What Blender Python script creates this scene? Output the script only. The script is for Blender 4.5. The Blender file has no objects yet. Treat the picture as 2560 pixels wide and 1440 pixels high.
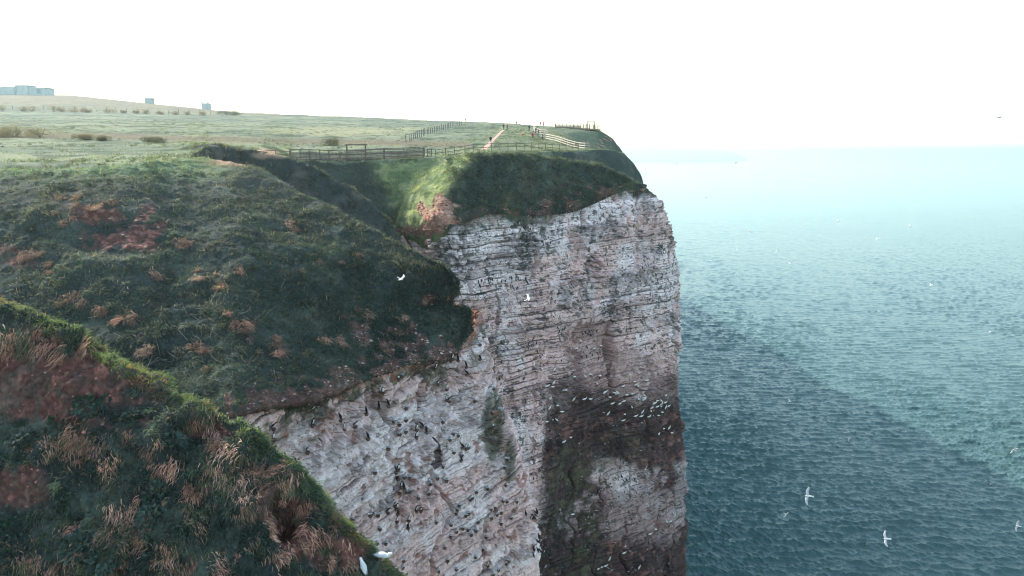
import bpy, math, random
import numpy as np
from mathutils import Vector, Matrix

# ------------------------------------------------------------------ camera
F = 1850.0                       # focal length in photo pixels (2560 wide)
PITCH = math.radians(10.47)
CP, SP = math.cos(PITCH), math.sin(PITCH)
SEA = -100.0                     # sea level; the camera is at the origin on the cliff top
S = bpy.context.scene
C = S.collection
cam = bpy.data.cameras.new("camera"); cam_o = bpy.data.objects.new("camera", cam); C.objects.link(cam_o)
cam.sensor_width = 36.0; cam.lens = F / 2560 * 36.0
cam.clip_start = 0.1; cam.clip_end = 90000
cam_o.location = (0, 0, 0); cam_o.rotation_euler = (math.radians(90) - PITCH, 0, 0)
S.camera = cam_o
# ------------------------------------------------------------------ light
SUN_EL = math.radians(32.5)
SUN_H = (-0.766, 0.643)          # horizontal direction towards the sun: left and ahead
w = bpy.data.worlds.new("World"); S.world = w; w.use_nodes = True
nt = w.node_tree; nt.nodes.clear()
sky = nt.nodes.new("ShaderNodeTexSky"); sky.sky_type = 'NISHITA'; sky.sun_disc = False
sky.sun_elevation = SUN_EL; sky.sun_rotation = math.atan2(SUN_H[0], SUN_H[1])
sky.altitude = 100; sky.air_density = 1.0; sky.dust_density = 1.2; sky.ozone_density = 1.0
tint = nt.nodes.new("ShaderNodeMix"); tint.data_type = 'RGBA'; tint.blend_type = 'MULTIPLY'
tint.inputs[0].default_value = 1.0; tint.inputs[7].default_value = (1.03, 1.08, 0.94, 1)
bg = nt.nodes.new("ShaderNodeBackground"); bg.inputs[1].default_value = 0.14
wo = nt.nodes.new("ShaderNodeOutputWorld")
nt.links.new(sky.outputs[0], tint.inputs[6]); # faint streaks of high cloud, fixed to the sky
wc = nt.nodes.new("ShaderNodeTexCoord"); wm = nt.nodes.new("ShaderNodeMapping"); wm.inputs["Scale"].default_value = (1.2, 1.2, 9.0); wm.inputs["Rotation"].default_value = (.12, .1, 0)
wn = nt.nodes.new("ShaderNodeTexNoise"); wn.inputs["Scale"].default_value = 2.6; wn.inputs["Detail"].default_value = 7; wn.inputs["Distortion"].default_value = .6
wr = nt.nodes.new("ShaderNodeMapRange"); wr.inputs[1].default_value = .40; wr.inputs[2].default_value = .70; wr.inputs[3].default_value = 0.; wr.inputs[4].default_value = .14
cm = nt.nodes.new("ShaderNodeMix"); cm.data_type = 'RGBA'; cm.inputs[7].default_value = (9.5, 9.6, 9.7, 1)
nt.links.new(wc.outputs["Generated"], wm.inputs[0]); nt.links.new(wm.outputs[0], wn.inputs["Vector"]); nt.links.new(wn.outputs[0], wr.inputs[0]); nt.links.new(wr.outputs[0], cm.inputs[0])
nt.links.new(tint.outputs[2], cm.inputs[6]); nt.links.new(cm.outputs[2], bg.inputs[0]); nt.links.new(bg.outputs[0], wo.inputs[0])
sl = bpy.data.lights.new("sun", 'SUN'); sl.energy = 3.2; sl.angle = math.radians(0.8); sl.color = (1.0, 0.93, 0.84)
so = bpy.data.objects.new("sun", sl); C.objects.link(so)
sd = Vector((SUN_H[0] * math.cos(SUN_EL), SUN_H[1] * math.cos(SUN_EL), math.sin(SUN_EL)))
so.rotation_euler = sd.to_track_quat('Z', 'Y').to_euler()
S.view_settings.view_transform = 'Standard'; S.view_settings.look = 'None'
S.view_settings.exposure = 1.42; S.view_settings.gamma = 1.0
S.cycles.max_bounces = 6; S.cycles.volume_bounces = 1; S.cycles.diffuse_bounces = 3
S.cycles.use_denoising = True; S.cycles.filter_width = 1.0; S.cycles.sample_clamp_direct = 1.0; S.cycles.sample_clamp_indirect = 1.0

rng = np.random.default_rng(7); random.seed(7)

# ------------------------------------------------------------------ numeric helpers
def P3(u, v, Y):
    """photo pixel and forward distance -> world point"""
    u = np.asarray(u, float); v = np.asarray(v, float); Y = np.asarray(Y, float)
    a = (u - 1280) / F; b = (720 - v) / F
    dy = CP + b * SP; dz = -SP + b * CP
    k = Y / dy
    return np.stack([a * k, Y + 0 * k, dz * k], -1)

def proj(p):
    """world point -> photo pixel"""
    y = p[..., 1]; z = p[..., 2]
    f = y * CP - z * SP; up = y * SP + z * CP
    return 1280 + F * p[..., 0] / f, 720 - F * up / f

def smooth(a, b, x):
    t = np.clip((x - a) / (b - a), 0, 1); return t * t * (3 - 2 * t)

def hash3(ix, iy, iz, seed):
    h = (ix.astype(np.uint32) * np.uint32(374761393) + iy.astype(np.uint32) * np.uint32(668265263)
         + iz.astype(np.uint32) * np.uint32(2147483647) + np.uint32((seed * 1274126177) & 0xffffffff))
    h = (h ^ (h >> np.uint32(13))) * np.uint32(1274126177)
    h = (h ^ (h >> np.uint32(16))) * np.uint32(2246822519)
    h = h ^ (h >> np.uint32(15))
    return (h & np.uint32(0xffffff)).astype(np.float32) / 16777215.0

def hash1(i, seed=0):
    i = np.asarray(i).astype(np.int64); z = np.zeros_like(i)
    return hash3(i, z, z, seed)

def vnoise(p, seed=0):
    shp = p.shape[:-1]; q = p.reshape(-1, 3)
    fl = np.floor(q); f = (q - fl).astype(np.float32); i = fl.astype(np.int64)
    f = f * f * f * (f * (f * 6 - 15) + 10)
    r = 0
    for dx in (0, 1):
        wx = f[:, 0] if dx else 1 - f[:, 0]
        for dy in (0, 1):
            wy = f[:, 1] if dy else 1 - f[:, 1]
            for dz in (0, 1):
                wz = f[:, 2] if dz else 1 - f[:, 2]
                r = r + wx * wy * wz * hash3(i[:, 0] + dx, i[:, 1] + dy, i[:, 2] + dz, seed)
    return (r * 2 - 1).reshape(shp)

def fbm(p, octv=4, seed=0, gain=0.5, lac=2.03):
    a = 1.0; s = 0; n = 0
    for k in range(octv):
        s = s + a * vnoise(p * (lac ** k) + 17.3 * k, seed + k * 31); n += a; a *= gain
    return s / n

def cr(P, t):
    """Catmull-Rom along axis 0 at fractional indices t"""
    n = P.shape[0]
    i = np.clip(np.floor(t).astype(int), 0, n - 2); f = (t - i).reshape((-1,) + (1,) * (P.ndim - 1))
    p0 = P[np.clip(i - 1, 0, n - 1)]; p1 = P[i]; p2 = P[i + 1]; p3 = P[np.clip(i + 2, 0, n - 1)]
    m1 = (p2 - p0) * 0.5; m2 = (p3 - p1) * 0.5
    m1 = np.where((i == 0).reshape(f.shape), p2 - p1, m1); m2 = np.where((i == n - 2).reshape(f.shape), p2 - p1, m2)
    f2 = f * f; f3 = f2 * f
    return (2*f3 - 3*f2 + 1) * p1 + (f3 - 2*f2 + f) * m1 + (-2*f3 + 3*f2) * p2 + (f3 - f2) * m2

def even(P, n, axis, cap=None):
    """resample axis so that samples follow the on-screen chord length of the control net"""
    Q = np.moveaxis(P, axis, 0)
    d = np.linalg.norm(np.diff(Q, axis=0), axis=-1)
    d = d.reshape(d.shape[0], -1)
    dist = np.linalg.norm(Q.reshape(Q.shape[0], -1, 3), axis=-1); dist = (dist[1:] + dist[:-1]) / 2
    L = (d / dist).mean(1) if cap is None else np.minimum((d / dist).mean(1), cap)
    cum = np.concatenate([[0], np.cumsum(L)])
    t = np.interp(np.linspace(0, cum[-1], n), cum, np.arange(len(cum)))
    return t

def patch(ctrl, nr, nc, caprow=None, capcol=None):
    ctrl = np.asarray(ctrl, float)
    tr = even(ctrl, nr, 0, caprow); tc = even(ctrl, nc, 1, capcol)
    A = cr(ctrl, tr)
    B = np.swapaxes(cr(np.swapaxes(A, 0, 1), tc), 0, 1)
    return B

def normals(G, flip=False):
    dr = np.gradient(G, axis=0); dc = np.gradient(G, axis=1)
    n = np.cross(dc, dr); n /= np.linalg.norm(n, axis=-1, keepdims=True) + 1e-12
    return -n if flip else n

def blur(a, k):
    for ax in (0, 1):
        for _ in range(2):
            pad = [(0, 0)] * a.ndim; pad[ax] = (k, k)
            b = np.pad(a, pad, mode='edge'); c = np.cumsum(b, axis=ax)
            c = np.insert(c, 0, 0, axis=ax)
            n = a.shape[ax]
            hi = np.take(c, np.arange(2*k+1, 2*k+1+n), axis=ax); lo = np.take(c, np.arange(0, n), axis=ax)
            a = (hi - lo) / (2*k+1)
    return a

# ------------------------------------------------------------------ object helpers
def mesh_np(name, V, faces, col=None, smooth_=True, mat=None, parent=None, link=True):
    """faces: (n,3) or (n,4) int array"""
    V = np.ascontiguousarray(V, np.float32).reshape(-1, 3); faces = np.ascontiguousarray(faces, np.int32)
    m = bpy.data.meshes.new(name); k = faces.shape[1]
    m.vertices.add(len(V)); m.vertices.foreach_set("co", V.ravel())
    m.loops.add(faces.size); m.loops.foreach_set("vertex_index", faces.ravel())
    m.polygons.add(len(faces)); m.polygons.foreach_set("loop_start", np.arange(0, faces.size, k, dtype=np.int32))
    m.polygons.foreach_set("use_smooth", np.full(len(faces), smooth_, bool))
    if col is not None:
        ca = m.color_attributes.new("Col", 'FLOAT_COLOR', 'POINT')
        c4 = np.ones((len(V), 4), np.float32); c4[:, :3] = col.reshape(-1, 3); ca.data.foreach_set("color", c4.ravel())
    m.update(calc_edges=True)
    if mat: m.materials.append(mat)
    if not link: return m
    o = bpy.data.objects.new(name, m); C.objects.link(o)
    if parent: o.parent = parent
    return o

def grid_faces(R, K, mask=None):
    i = np.arange(R * K).reshape(R, K)
    f = np.stack([i[:-1, :-1], i[1:, :-1], i[1:, 1:], i[:-1, 1:]], -1).reshape(-1, 4)
    if mask is not None:
        f = f[(mask[:-1, :-1] & mask[1:, 1:] & mask[1:, :-1] & mask[:-1, 1:]).ravel()]
    return f

def tag(o, label=None, cat=None, group=None, kind=None):
    if label: o["label"] = label
    if cat: o["category"] = cat
    if group: o["group"] = group
    if kind: o["kind"] = kind
    return o

def structure(o, label, cat):
    return tag(o, label, cat, kind="structure")

def new_mat(name):
    m = bpy.data.materials.new(name); m.use_nodes = True
    n = m.node_tree; b = n.nodes["Principled BSDF"]
    return m, n, b

def attr_mat(name, rough=0.9, spec=0.2, translucent=0.0, bump=None, fine=None):
    """colour from the mesh's own colour attribute, optional fine noise and bump (object space)"""
    m, n, b = new_mat(name)
    a = n.nodes.new("ShaderNodeAttribute"); a.attribute_name = "Col"
    colsock = a.outputs[0]
    tc = n.nodes.new("ShaderNodeTexCoord")
    if fine:
        nz = n.nodes.new("ShaderNodeTexNoise"); nz.inputs["Scale"].default_value = fine[0]; nz.inputs["Detail"].default_value = 6
        n.links.new(tc.outputs["Object"], nz.inputs["Vector"])
        mr = n.nodes.new("ShaderNodeMapRange"); mr.inputs[1].default_value = 0.25; mr.inputs[2].default_value = 0.75
        mr.inputs[3].default_value = fine[1]; mr.inputs[4].default_value = fine[2]
        n.links.new(nz.outputs[0], mr.inputs[0])
        vm = n.nodes.new("ShaderNodeVectorMath"); vm.operation = 'SCALE'
        n.links.new(colsock, vm.inputs[0]); n.links.new(mr.outputs[0], vm.inputs["Scale"]); colsock = vm.outputs[0]
    n.links.new(colsock, b.inputs["Base Color"])
    b.inputs["Roughness"].default_value = rough; b.inputs["Specular IOR Level"].default_value = spec
    if bump:
        nb = n.nodes.new("ShaderNodeTexNoise"); nb.inputs["Scale"].default_value = bump[0]; nb.inputs["Detail"].default_value = 5
        n.links.new(tc.outputs["Object"], nb.inputs["Vector"])
        bp = n.nodes.new("ShaderNodeBump"); bp.inputs["Strength"].default_value = bump[1]; bp.inputs["Distance"].default_value = bump[2]
        n.links.new(nb.outputs[0], bp.inputs["Height"]); n.links.new(bp.outputs[0], b.inputs["Normal"])
    if translucent > 0:
        tr = n.nodes.new("ShaderNodeBsdfTranslucent"); mx = n.nodes.new("ShaderNodeMixShader"); mx.inputs[0].default_value = translucent
        out = n.nodes["Material Output"]
        g = n.nodes.new("ShaderNodeVectorMath"); g.operation = 'MULTIPLY'; g.inputs[1].default_value = (1.25, 1.35, 0.8)
        n.links.new(colsock, g.inputs[0]); n.links.new(g.outputs[0], tr.inputs[0])
        n.links.new(b.outputs[0], mx.inputs[1]); n.links.new(tr.outputs[0], mx.inputs[2]); n.links.new(mx.outputs[0], out.inputs[0])
    return m

M_TURF = attr_mat("turf", 1.0, 0.1, bump=(6.0, 0.6, 0.15), fine=(9.0, 0.6, 1.4))
M_FAR = attr_mat("far_turf", 1.0, 0.05, fine=(0.8, 0.75, 1.25))
M_CHALK = attr_mat("chalk", 0.95, 0.15, bump=(5.0, 0.5, 0.12), fine=(3.5, 0.80, 1.18))
M_BLADE = attr_mat("grass_blades", 0.6, 0.25, translucent=0.45)
M_STRAW = attr_mat("straw", 0.7, 0.2, translucent=0.25)

GREEN = np.array([0.042, 0.056, 0.051]); GREEN2 = np.array([0.078, 0.097, 0.080]); DRY = np.array([0.36, 0.22, 0.16])
SOIL = np.array([0.185, 0.085, 0.070]); SOIL_L = np.array([0.42, 0.20, 0.14]); DARK = np.array([0.02, 0.032, 0.03])
def mixc(a, b, t): return a * (1 - t[..., None]) + b * t[..., None]

# ================================================================== TERRAIN
def ridge(crest, near, far):
    """crest: list of (u,v,Y); near/far: lists of (dx,dy,dz) offsets. rows run far -> crest -> near"""
    c = np.array([P3(*q) for q in crest])
    rows = [c + np.array(o) for o in reversed(far)] + [c] + [c + np.array(o) for o in near]
    return np.array(rows)

# ---- near spur (foreground, falls to the right)
spur_crest = [(-700,520,22),(-350,620,20.5),(-150,690,19.5),(0,752,18.6),(130,805,18.1),(240,862,17.6),(300,905,17.3),(420,965,16.9),(560,1040,16.5),
              (700,1130,16.2),(780,1212,16.1),(850,1285,16.0),(930,1370,15.9),(1010,1455,15.9),(1110,1580,15.9),(1250,1800,15.9)]
cspur = ridge(spur_crest, [(.02,-.4,-.22),(.08,-1.0,-.85),(.1,-1.9,-2.1),(.1,-3.1,-3.8),(.1,-4.6,-6.2),(.1,-7,-10)],
              [(0,.4,-.25),(0,1.2,-1.2),(0,4,-5.5),(0,8,-13),(0,12,-24)])
# ---- middle slope
slope_top = [(-1300,430,54),(-700,425,54),(-300,416,54),(0,414,54),(180,420,54),(340,416,55.5),(430,402,60),(514,393,63),(599,407,62),(656,437,60.5),
             (720,468,58.5),(800,503,57),(900,556,55),(1000,603,53),(1075,640,51.5),(1115,666,50.7),(1142,704,50.2)]
slope_bot = [(-1300,1180,32),(-700,1180,31),(-300,1150,31),(0,1130,31),(180,1100,31.5),(340,1080,32),(430,1065,32.3),(520,1045,32.6),(590,1022,33.2),(700,1000,35.5),
             (790,985,37.5),(860,960,39.5),(960,930,42),(1050,905,44.5),(1118,890,46.5),(1163,850,48.2),(1176,790,49.8)]
ct = np.array([P3(*q) for q in slope_top]); cb = np.array([P3(*q) for q in slope_bot])
rows = []
for o in [(3,26,-34),(1,13,-17),(0,6,-6.5),(0,2.0,-1.3)]:
    rows.append(ct + np.array(o))
rows.append(ct)
bw_ = np.array([1.] * 13 + [.9, .6, .25, 0.])[:, None]
for t, bulge in [(.12,.55),(.3,.9),(.5,.7),(.7,.3),(.86,0.05),(1,0)]:
    rows.append(ct * (1 - t) + cb * t + np.array([0.1, -.55, .8]) * bulge * bw_)
rows.append(cb + np.array([0, 1.0, -.5])); rows.append(cb + np.array([0, 4, -3]))
cslope = np.array(rows)
# ---- plateau: per column (Y, v) tables
plat = {
 -1500: [(54,430),(70,405),(110,352),(150,325),(200,305),(280,285),(380,265),(470,250),(560,262),(700,300)],
 -700: [(54,425),(70,398),(110,350),(150,323),(200,303),(280,286),(380,262),(470,240),(560,250),(700,290)],
 0:    [(54,414),(62,401),(72,386),(90,366),(110,350),(126,336),(150,322),(200,302),(280,286),(330,279),(380,262),(470,235),(560,248),(700,290)],
 180:  [(54,420),(62,401),(72,388),(90,368),(110,351),(126,338),(150,324),(200,304),(280,288),(330,281),(380,264),(470,237),(560,250),(700,290)],
 370:  [(57,412),(66,396),(76,384),(90,370),(110,355),(126,342),(150,328),(200,308),(280,292),(330,286),(390,272),(460,258),(560,270),(700,300)],
 470:  [(64,399),(72,386),(80,376),(92,366),(110,356),(126,344),(150,330),(200,311),(280,294),(330,288),(390,277),(450,268),(560,285),(700,300)],
 520:  [(79,366),(84,364),(90,361),(98,357),(110,354),(126,346),(150,332),(200,313),(280,296),(330,290),(390,281),(440,274),(560,290),(700,305)],
 590:  [(83,372),(88,370),(94,367),(102,364),(112,358),(126,349),(150,336),(200,315),(280,298),(330,292),(380,286),(430,281),(560,292),(700,305)],
 660:  [(86,386),(90,383),(97,378),(104,374),(112,367),(126,354),(150,340),(200,318),(280,300),(330,293),(370,288),(420,285),(560,294),(700,305)],
 730:  [(107,404),(109,400),(112,394),(118,385),(124,376),(134,364),(150,349),(200,322),(260,305),(320,296),(370,291),(410,288),(560,297),(700,308)],
 850:  [(107,404),(109,401),(112,396),(118,388),(124,379),(134,366),(150,353),(200,328),(260,309),(320,299),(360,294.5),(400,293),(560,301),(700,310)],
 1000: [(107,402),(109,399),(112,395),(118,387),(124,379),(134,368),(150,355),(200,331),(260,310),(300,302),(340,299),(400,300),(560,308),(700,316)],
 1100: [(107,396),(109,394),(112,391),(118,385),(124,378),(134,367),(150,353),(200,328),(240,312),(280,304),(330,303),(400,306),(560,314),(700,320)],
 1180: [(105.5,386.5),(109,384.5),(113,382),(118,377),(126,367),(134,359),(150,347),(200,325),(230,313),(270,305),(300,305),(400,312),(560,320),(700,326)],
 1230: [(106.5,387.5),(110,385.5),(114,382),(119,374),(126,363),(134,356),(150,346),(190,328),(210,321),(240,311),(280,308),(400,318),(560,326),(700,332)],
 1290: [(111,391),(113,388),(116,383),(120,377),(127,367),(135,359),(150,349),(175,337),(200,325),(225,315),(260,312),(400,322),(480,330),(560,1000)],
 1350: [(119,385),(121,381),(123,378),(126,374),(131,367),(138,360),(150,351),(168,342),(190,331),(215,321),(240,317),(400,328),(450,900),(700,560)],
 1410: [(127,381),(128,378.5),(130,376),(132,372),(136,365),(142,357),(150,351),(160,350),(180,341),(202,324),(225,320),(345,335),(385,900),(700,560)],
 1460: [(129,377),(130,375),(131,373.5),(133,371.5),(136,371),(142,372),(150,374),(165,372),(185,358),(203,325),(225,321),(315,348),(350,900),(700,560)],
 1497: [(132,374),(133,373),(134,373.5),(136,375),(140,381),(146,390),(155,397),(170,392),(188,362),(203,326.5),(220,325),(290,345),(312,900),(700,560)],
 1530: [(135,378),(136,378),(137,379),(139,382),(143,390),(149,402),(158,412),(172,404),(190,372),(205,344),(220,348),(240,520),(270,900),(700,560)],
 1560: [(138,386),(139,386.5),(140,388),(142,394),(146,405),(152,420),(160,435),(174,430),(192,405),(207,383),(222,400),(330,640),(430,900),(700,560)],
 1582: [(140,407),(141,409),(142,412),(144,425),(148,440),(154,460),(162,475),(176,470),(194,450),(210,430),(225,470),(330,700),(430,900),(700,560)],
 1603: [(143,446),(144,450),(145,470),(147,500),(151,540),(157,600),(165,640),(178,640),(196,600),(213,560),(228,620),(330,740),(430,900),(700,560)],
}
us = sorted(plat); nplat = 14
def resamp(tab, n):
    tab = np.array(tab, float); Yk, vk = tab[:, 0], tab[:, 1]
    z = P3(np.full(len(tab), 1280.), vk, Yk)[:, 2]
    t0 = np.linspace(0, 1, len(tab)); t1 = np.linspace(0, 1, n)
    return np.interp(t1, t0, Yk), np.interp(t1, t0, z)
cplat = []
for u in us:
    Yk, zk = resamp(plat[u], nplat)
    # keep the pixel column: x from u at that depth and height
    Yk = np.concatenate([[Yk[0] - 1.0], Yk]); zk = np.concatenate([[zk[0] - 3.2], zk])   # tuck the edge under the slopes
    f = Yk * CP - zk * SP
    cplat.append(np.stack([(u - 1280) / F * f, Yk, np.maximum(zk, SEA - 1)], -1))
cplat = np.swapaxes(np.array(cplat), 0, 1)
# coast beyond the last headland (out of sight, its top edge throws the shadow seen on the sea)
# ---- second ridge behind the middle slope
c2 = [(430,385,88),(490,371,84),(540,365,82),(590,372,82.5),(640,382,84),(700,393,85),(740,404,86),(800,430,86.5),(860,462,87),(905,495,87),(950,540,87),(990,590,87),(1040,650,87),(1100,730,87)]
cridge2 = ridge(c2, [(-.3,-1.2,-.8),(-.6,-3.5,-3.8),(-1,-7,-8.5),(-2,-13,-17),(-3,-20,-32)], [(.2,1.2,-.7),(.5,3.5,-3.5),(1,7,-8),(2,11,-16),(3,14,-30)])
# ---- headland slope: gully side (left, sunlit) + seaward side (right, shaded); columns left->right, rows top->bottom
H = [
 [(640,398,103),(690,430,101),(760,480,99),(860,550,97),(920,610,96),(960,700,98)],
 [(730,405,106.5),(770,440,104),(820,480,102),(890,545,100.5),(940,605,99),(980,700,102)],
 [(850,405,107),(870,440,105),(900,480,103.5),(945,545,102),(965,605,101),(1000,700,104)],
 [(1000,403,107.3),(990,440,106),(985,480,104.8),(985,530,103.5),(990,585,102.3),(1020,700,105)],
 [(1095,398,107),(1065,435,104),(1035,475,102.3),(1012,520,100.7),(1005,575,99.3),(1035,700,104)],
 [(1150,390,106),(1115,430,102.3),(1080,470,99.8),(1055,515,97.8),(1045,570,96.5),(1060,700,101)],
 [(1185,387,105),(1150,432,101),(1118,480,97.5),(1100,520,95.2),(1092,560,93.8),(1092,700,98)],
 [(1212,387,105.4),(1178,437,102),(1150,485,99),(1138,525,96.5),(1136,565,94.4),(1140,700,98)],
 [(1255,389,107),(1235,440,104),(1220,480,101.8),(1210,515,99.6),(1205,540,98.2),(1210,700,101)],
 [(1320,393,112),(1312,440,108.3),(1305,480,105.5),(1300,515,103.2),(1300,545,102.2),(1300,700,105)],
 [(1400,402,115),(1400,440,112),(1400,475,110),(1400,505,108.5),(1400,535,107.3),(1400,700,110)],
 [(1470,409,117),(1472,440,114.5),(1474,465,112.8),(1475,490,111.5),(1475,508,111),(1476,700,114)],
 [(1530,425,119),(1530,442,117.5),(1530,458,116.2),(1530,474,115),(1530,488,114.3),(1532,700,117)],
 [(1572,447,120.5),(1572,455,119.6),(1572,463,118.8),(1572,471,118),(1572,480,117.4),(1575,700,120)],
 [(1608,469,122),(1609,471,121.5),(1610,473,121),(1611,475,120.6),(1612,478,120.2),(1608,700,124)],
 [(1606,474,127),(1607,478,127),(1607,482,127),(1607,486,127),(1607,490,127),(1600,700,127)],
 [(1560,500,140),(1560,505,140),(1560,510,140),(1560,520,140),(1560,540,140),(1540,700,140)],
]
hs = np.array([[P3(*q) for q in col] for col in H])       # col,row
hs = np.swapaxes(hs, 0, 1)
back = [hs[0] + np.array([0, 8, -4.5]), hs[0] + np.array([0, 2.0, -.5])]
chead = np.concatenate([np.array(back), hs], 0)
# ---- grassy slope of the next cove, behind the headland crest
G = [(1290,391,114),(1330,382,121),(1370,382,124.5),(1410,381,127),(1460,377,129),(1497,374,132),(1530,378,135),(1560,386,138),(1582,407,140),(1603,446,143),(1600,480,150)]
g0 = np.array([P3(*q) for q in G])
cg = np.array([g0 + np.array(o) for o in [(0,6,-4),(0,1,-.4),(0,0,0),(.2,-1,-.7),(.3,-3,-3),(.3,-6,-7.5),(.2,-10,-18),(0,-12,-40),(-2,-12,-102)]])
# ---- chalk of the headland
sil = [(478,1611),(495,1637),(530,1650),(580,1687),(650,1697),(780,1698),(850,1688),(980,1678),(1080,1692),(1200,1701),(1440,1706),(1700,1712)]
vs = [478,495,530,580,650,780,850,980,1080,1200,1440,1700]
def face_row(v, ur, drop):
    top = {960:600,1000:590,1040:578,1090:565,1136:562,1205:545,1300:548,1400:538,1475:512,1530:490,1575:480,1611:478}
    return None
topu = [900,960,1005,1045,1090,1136,1205,1300,1400,1475,1532,1575,1611]
topv = [690,640,592,582,566,566,543,547,537,510,490,482,479]
topY = [101,100.5,99.3,96.8,94.4,93.9,97.4,101.4,106.6,110.5,113.8,117,120]
botY = [98,97.5,96.6,95,92.6,92.2,95,98.5,102.8,107,110,113,116.5]
cols = []
nrow = 12
sv = np.array([a for a, b in sil], float); su = np.array([b for a, b in sil], float)
for j in range(len(topu)):
    col = []
    fr = j / (len(topu) - 1)
    for k in range(nrow):
        s = k / (nrow - 1)
        v = topv[j] - 6 + (1700 - topv[j] + 6) * s ** 1.15
        urt = np.interp(v, sv, su)
        fx = (topu[j] - 960) / (1611 - 960)
        u = 960 + fx * (urt - 960) if topu[j] > 1136 else topu[j] + (urt - 1611) * fx
        Y = topY[j] + (botY[j] - topY[j]) * s
        col.append(P3(u, v, Y))
    last = col[-1]; col.append(np.array([last[0], last[1] - 2, SEA - 3]))
    cols.append(col)
endc = np.array(cols[-1])
for o in [(.4,2.5,-.3),(-.3,6,-1),(-3,14,-2),(-8,24,-3),(-14,50,-4)]:
    q = endc + np.array(o) * 1.0; q[:, 2] = np.maximum(q[:, 2], SEA - 3); cols.append(list(q))
cchalk = np.swapaxes(np.array(cols), 0, 1)
# ---- near chalk under the middle slope
ntu = [480,560,640,720,800,870,960,1060,1125,1180,1197]
ntv = [1040,1016,1000,978,962,945,915,885,865,835,785]
ntY = [32,33.2,35.2,37.4,39.2,41,43.2,46,48,49.6,50.6]
nsil = [(760,1185),(800,1199),(850,1192),(900,1206),(960,1208),(1020,1235),(1090,1264),(1200,1303),(1300,1322),(1440,1330),(1700,1345)]
sv2 = np.array([a for a, b in nsil], float); su2 = np.array([b for a, b in nsil], float)
cols = []
for j in range(len(ntu)):
    col = []
    for k in range(10):
        s = k / 9
        v = ntv[j] + (1750 - ntv[j]) * s ** 1.1
        fx = (ntu[j] - 480) / (1197 - 480)
        u = 480 + fx * (np.interp(v, sv2, su2) - 480)
        Y = ntY[j] + s * (1.5 + 4.5 * fx) * 1.0 - .25
        col.append(P3(u, v, Y))
    l = col[-1]; col.append(np.array([l[0] + 1, l[1] - 1, -60])); col.append(np.array([l[0] + 3, l[1] - 3, SEA - 3]))
    cols.append(col)
endc = np.array(cols[-1])
for o in [(.2,1.6,-.2),(-.6,4.5,-.6),(-2.5,10,-1.2),(-6,20,-2),(-14,42,-4)]:
    q = endc + np.array(o); cols.append(list(q))
cnear = np.swapaxes(np.array(cols), 0, 1)

def turf_disp(G, amp, scale, seed, low=0.0, lows=8.0, damp=None):
    N = normals(G)
    s = np.sign(N[..., 2:3]).mean(); N = N * (1 if s > 0 else -1)
    d = amp * fbm(G / scale, 4, seed, 0.55)
    d = d + 0.5 * amp * np.abs(fbm(G / (scale * 0.45) + 5, 2, seed + 5))
    if low: d = d + low * fbm(G / lows, 3, seed + 9)
    if damp: d = d * (1 - .85 * smooth(damp[0], damp[1], np.linspace(0, 1, G.shape[1])))[None, :]
    return G + N * d[..., None], N

SURF = {}
def patch_lin(ctrl, nr, nc, capcol):
    tr = even(ctrl, nr, 0, .2); tc = even(ctrl, nc, 1, capcol)
    A = cr(ctrl, tr); B = np.swapaxes(A, 0, 1)
    i = np.clip(np.floor(tc).astype(int), 0, B.shape[0] - 2); f = (tc - i)[:, None, None]
    B = np.swapaxes(B[i] * (1 - f) + B[i + 1] * f, 0, 1)
    L_ = np.asarray(ctrl)[..., 2]; i0 = np.clip(np.floor(tr).astype(int), 0, L_.shape[0] - 2); f0 = (tr - i0)[:, None]
    zl = L_[i0] * (1 - f0) + L_[i0 + 1] * f0; zl = zl[:, i] * (1 - f[:, 0, 0]) + zl[:, i + 1] * f[:, 0, 0]
    z = blur(zl, 8); t = np.linspace(0, 1, nr)[:, None]
    B[..., 2] = B[..., 2] * (1 - smooth(.0, .12, t)) + z * smooth(.0, .12, t)
    return B

def add_turf(name, ctrl, nr, nc, amp, scale, seed, colf, label, cat, low=0, lows=8, mat=None, caprow=None, capcol=None, mask=None, extra=None, lin=False, damp=None):
    G = patch_lin(np.asarray(ctrl), nr, nc, capcol) if lin else patch(ctrl, nr, nc, caprow, capcol)
    G, N = turf_disp(G, amp, scale, seed, low, lows, damp)
    if extra is not None: G = extra(G, N)
    N2 = normals(G); N2 *= np.where((N2 * N).sum(-1, keepdims=True) < 0, -1, 1)
    u, v = proj(G)
    col = colf(G, N2, u, v)
    o = mesh_np(name, G, grid_faces(nr, nc, None if mask is None else mask(G, u, v)), col, True, mat or M_TURF)
    structure(o, label, cat)
    SURF[name] = (G, N2, col, u, v)
    return o

def blob(u, v, cu, cv, ru, rv, n, soft=.35):
    """soft elliptic patch with a noisy outline, measured over the slope as the photo shows it"""
    r = np.sqrt(((u - cu) / ru) ** 2 + ((v - cv) / rv) ** 2) + n
    return 1 - smooth(1 - soft, 1 + soft, r)

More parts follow.
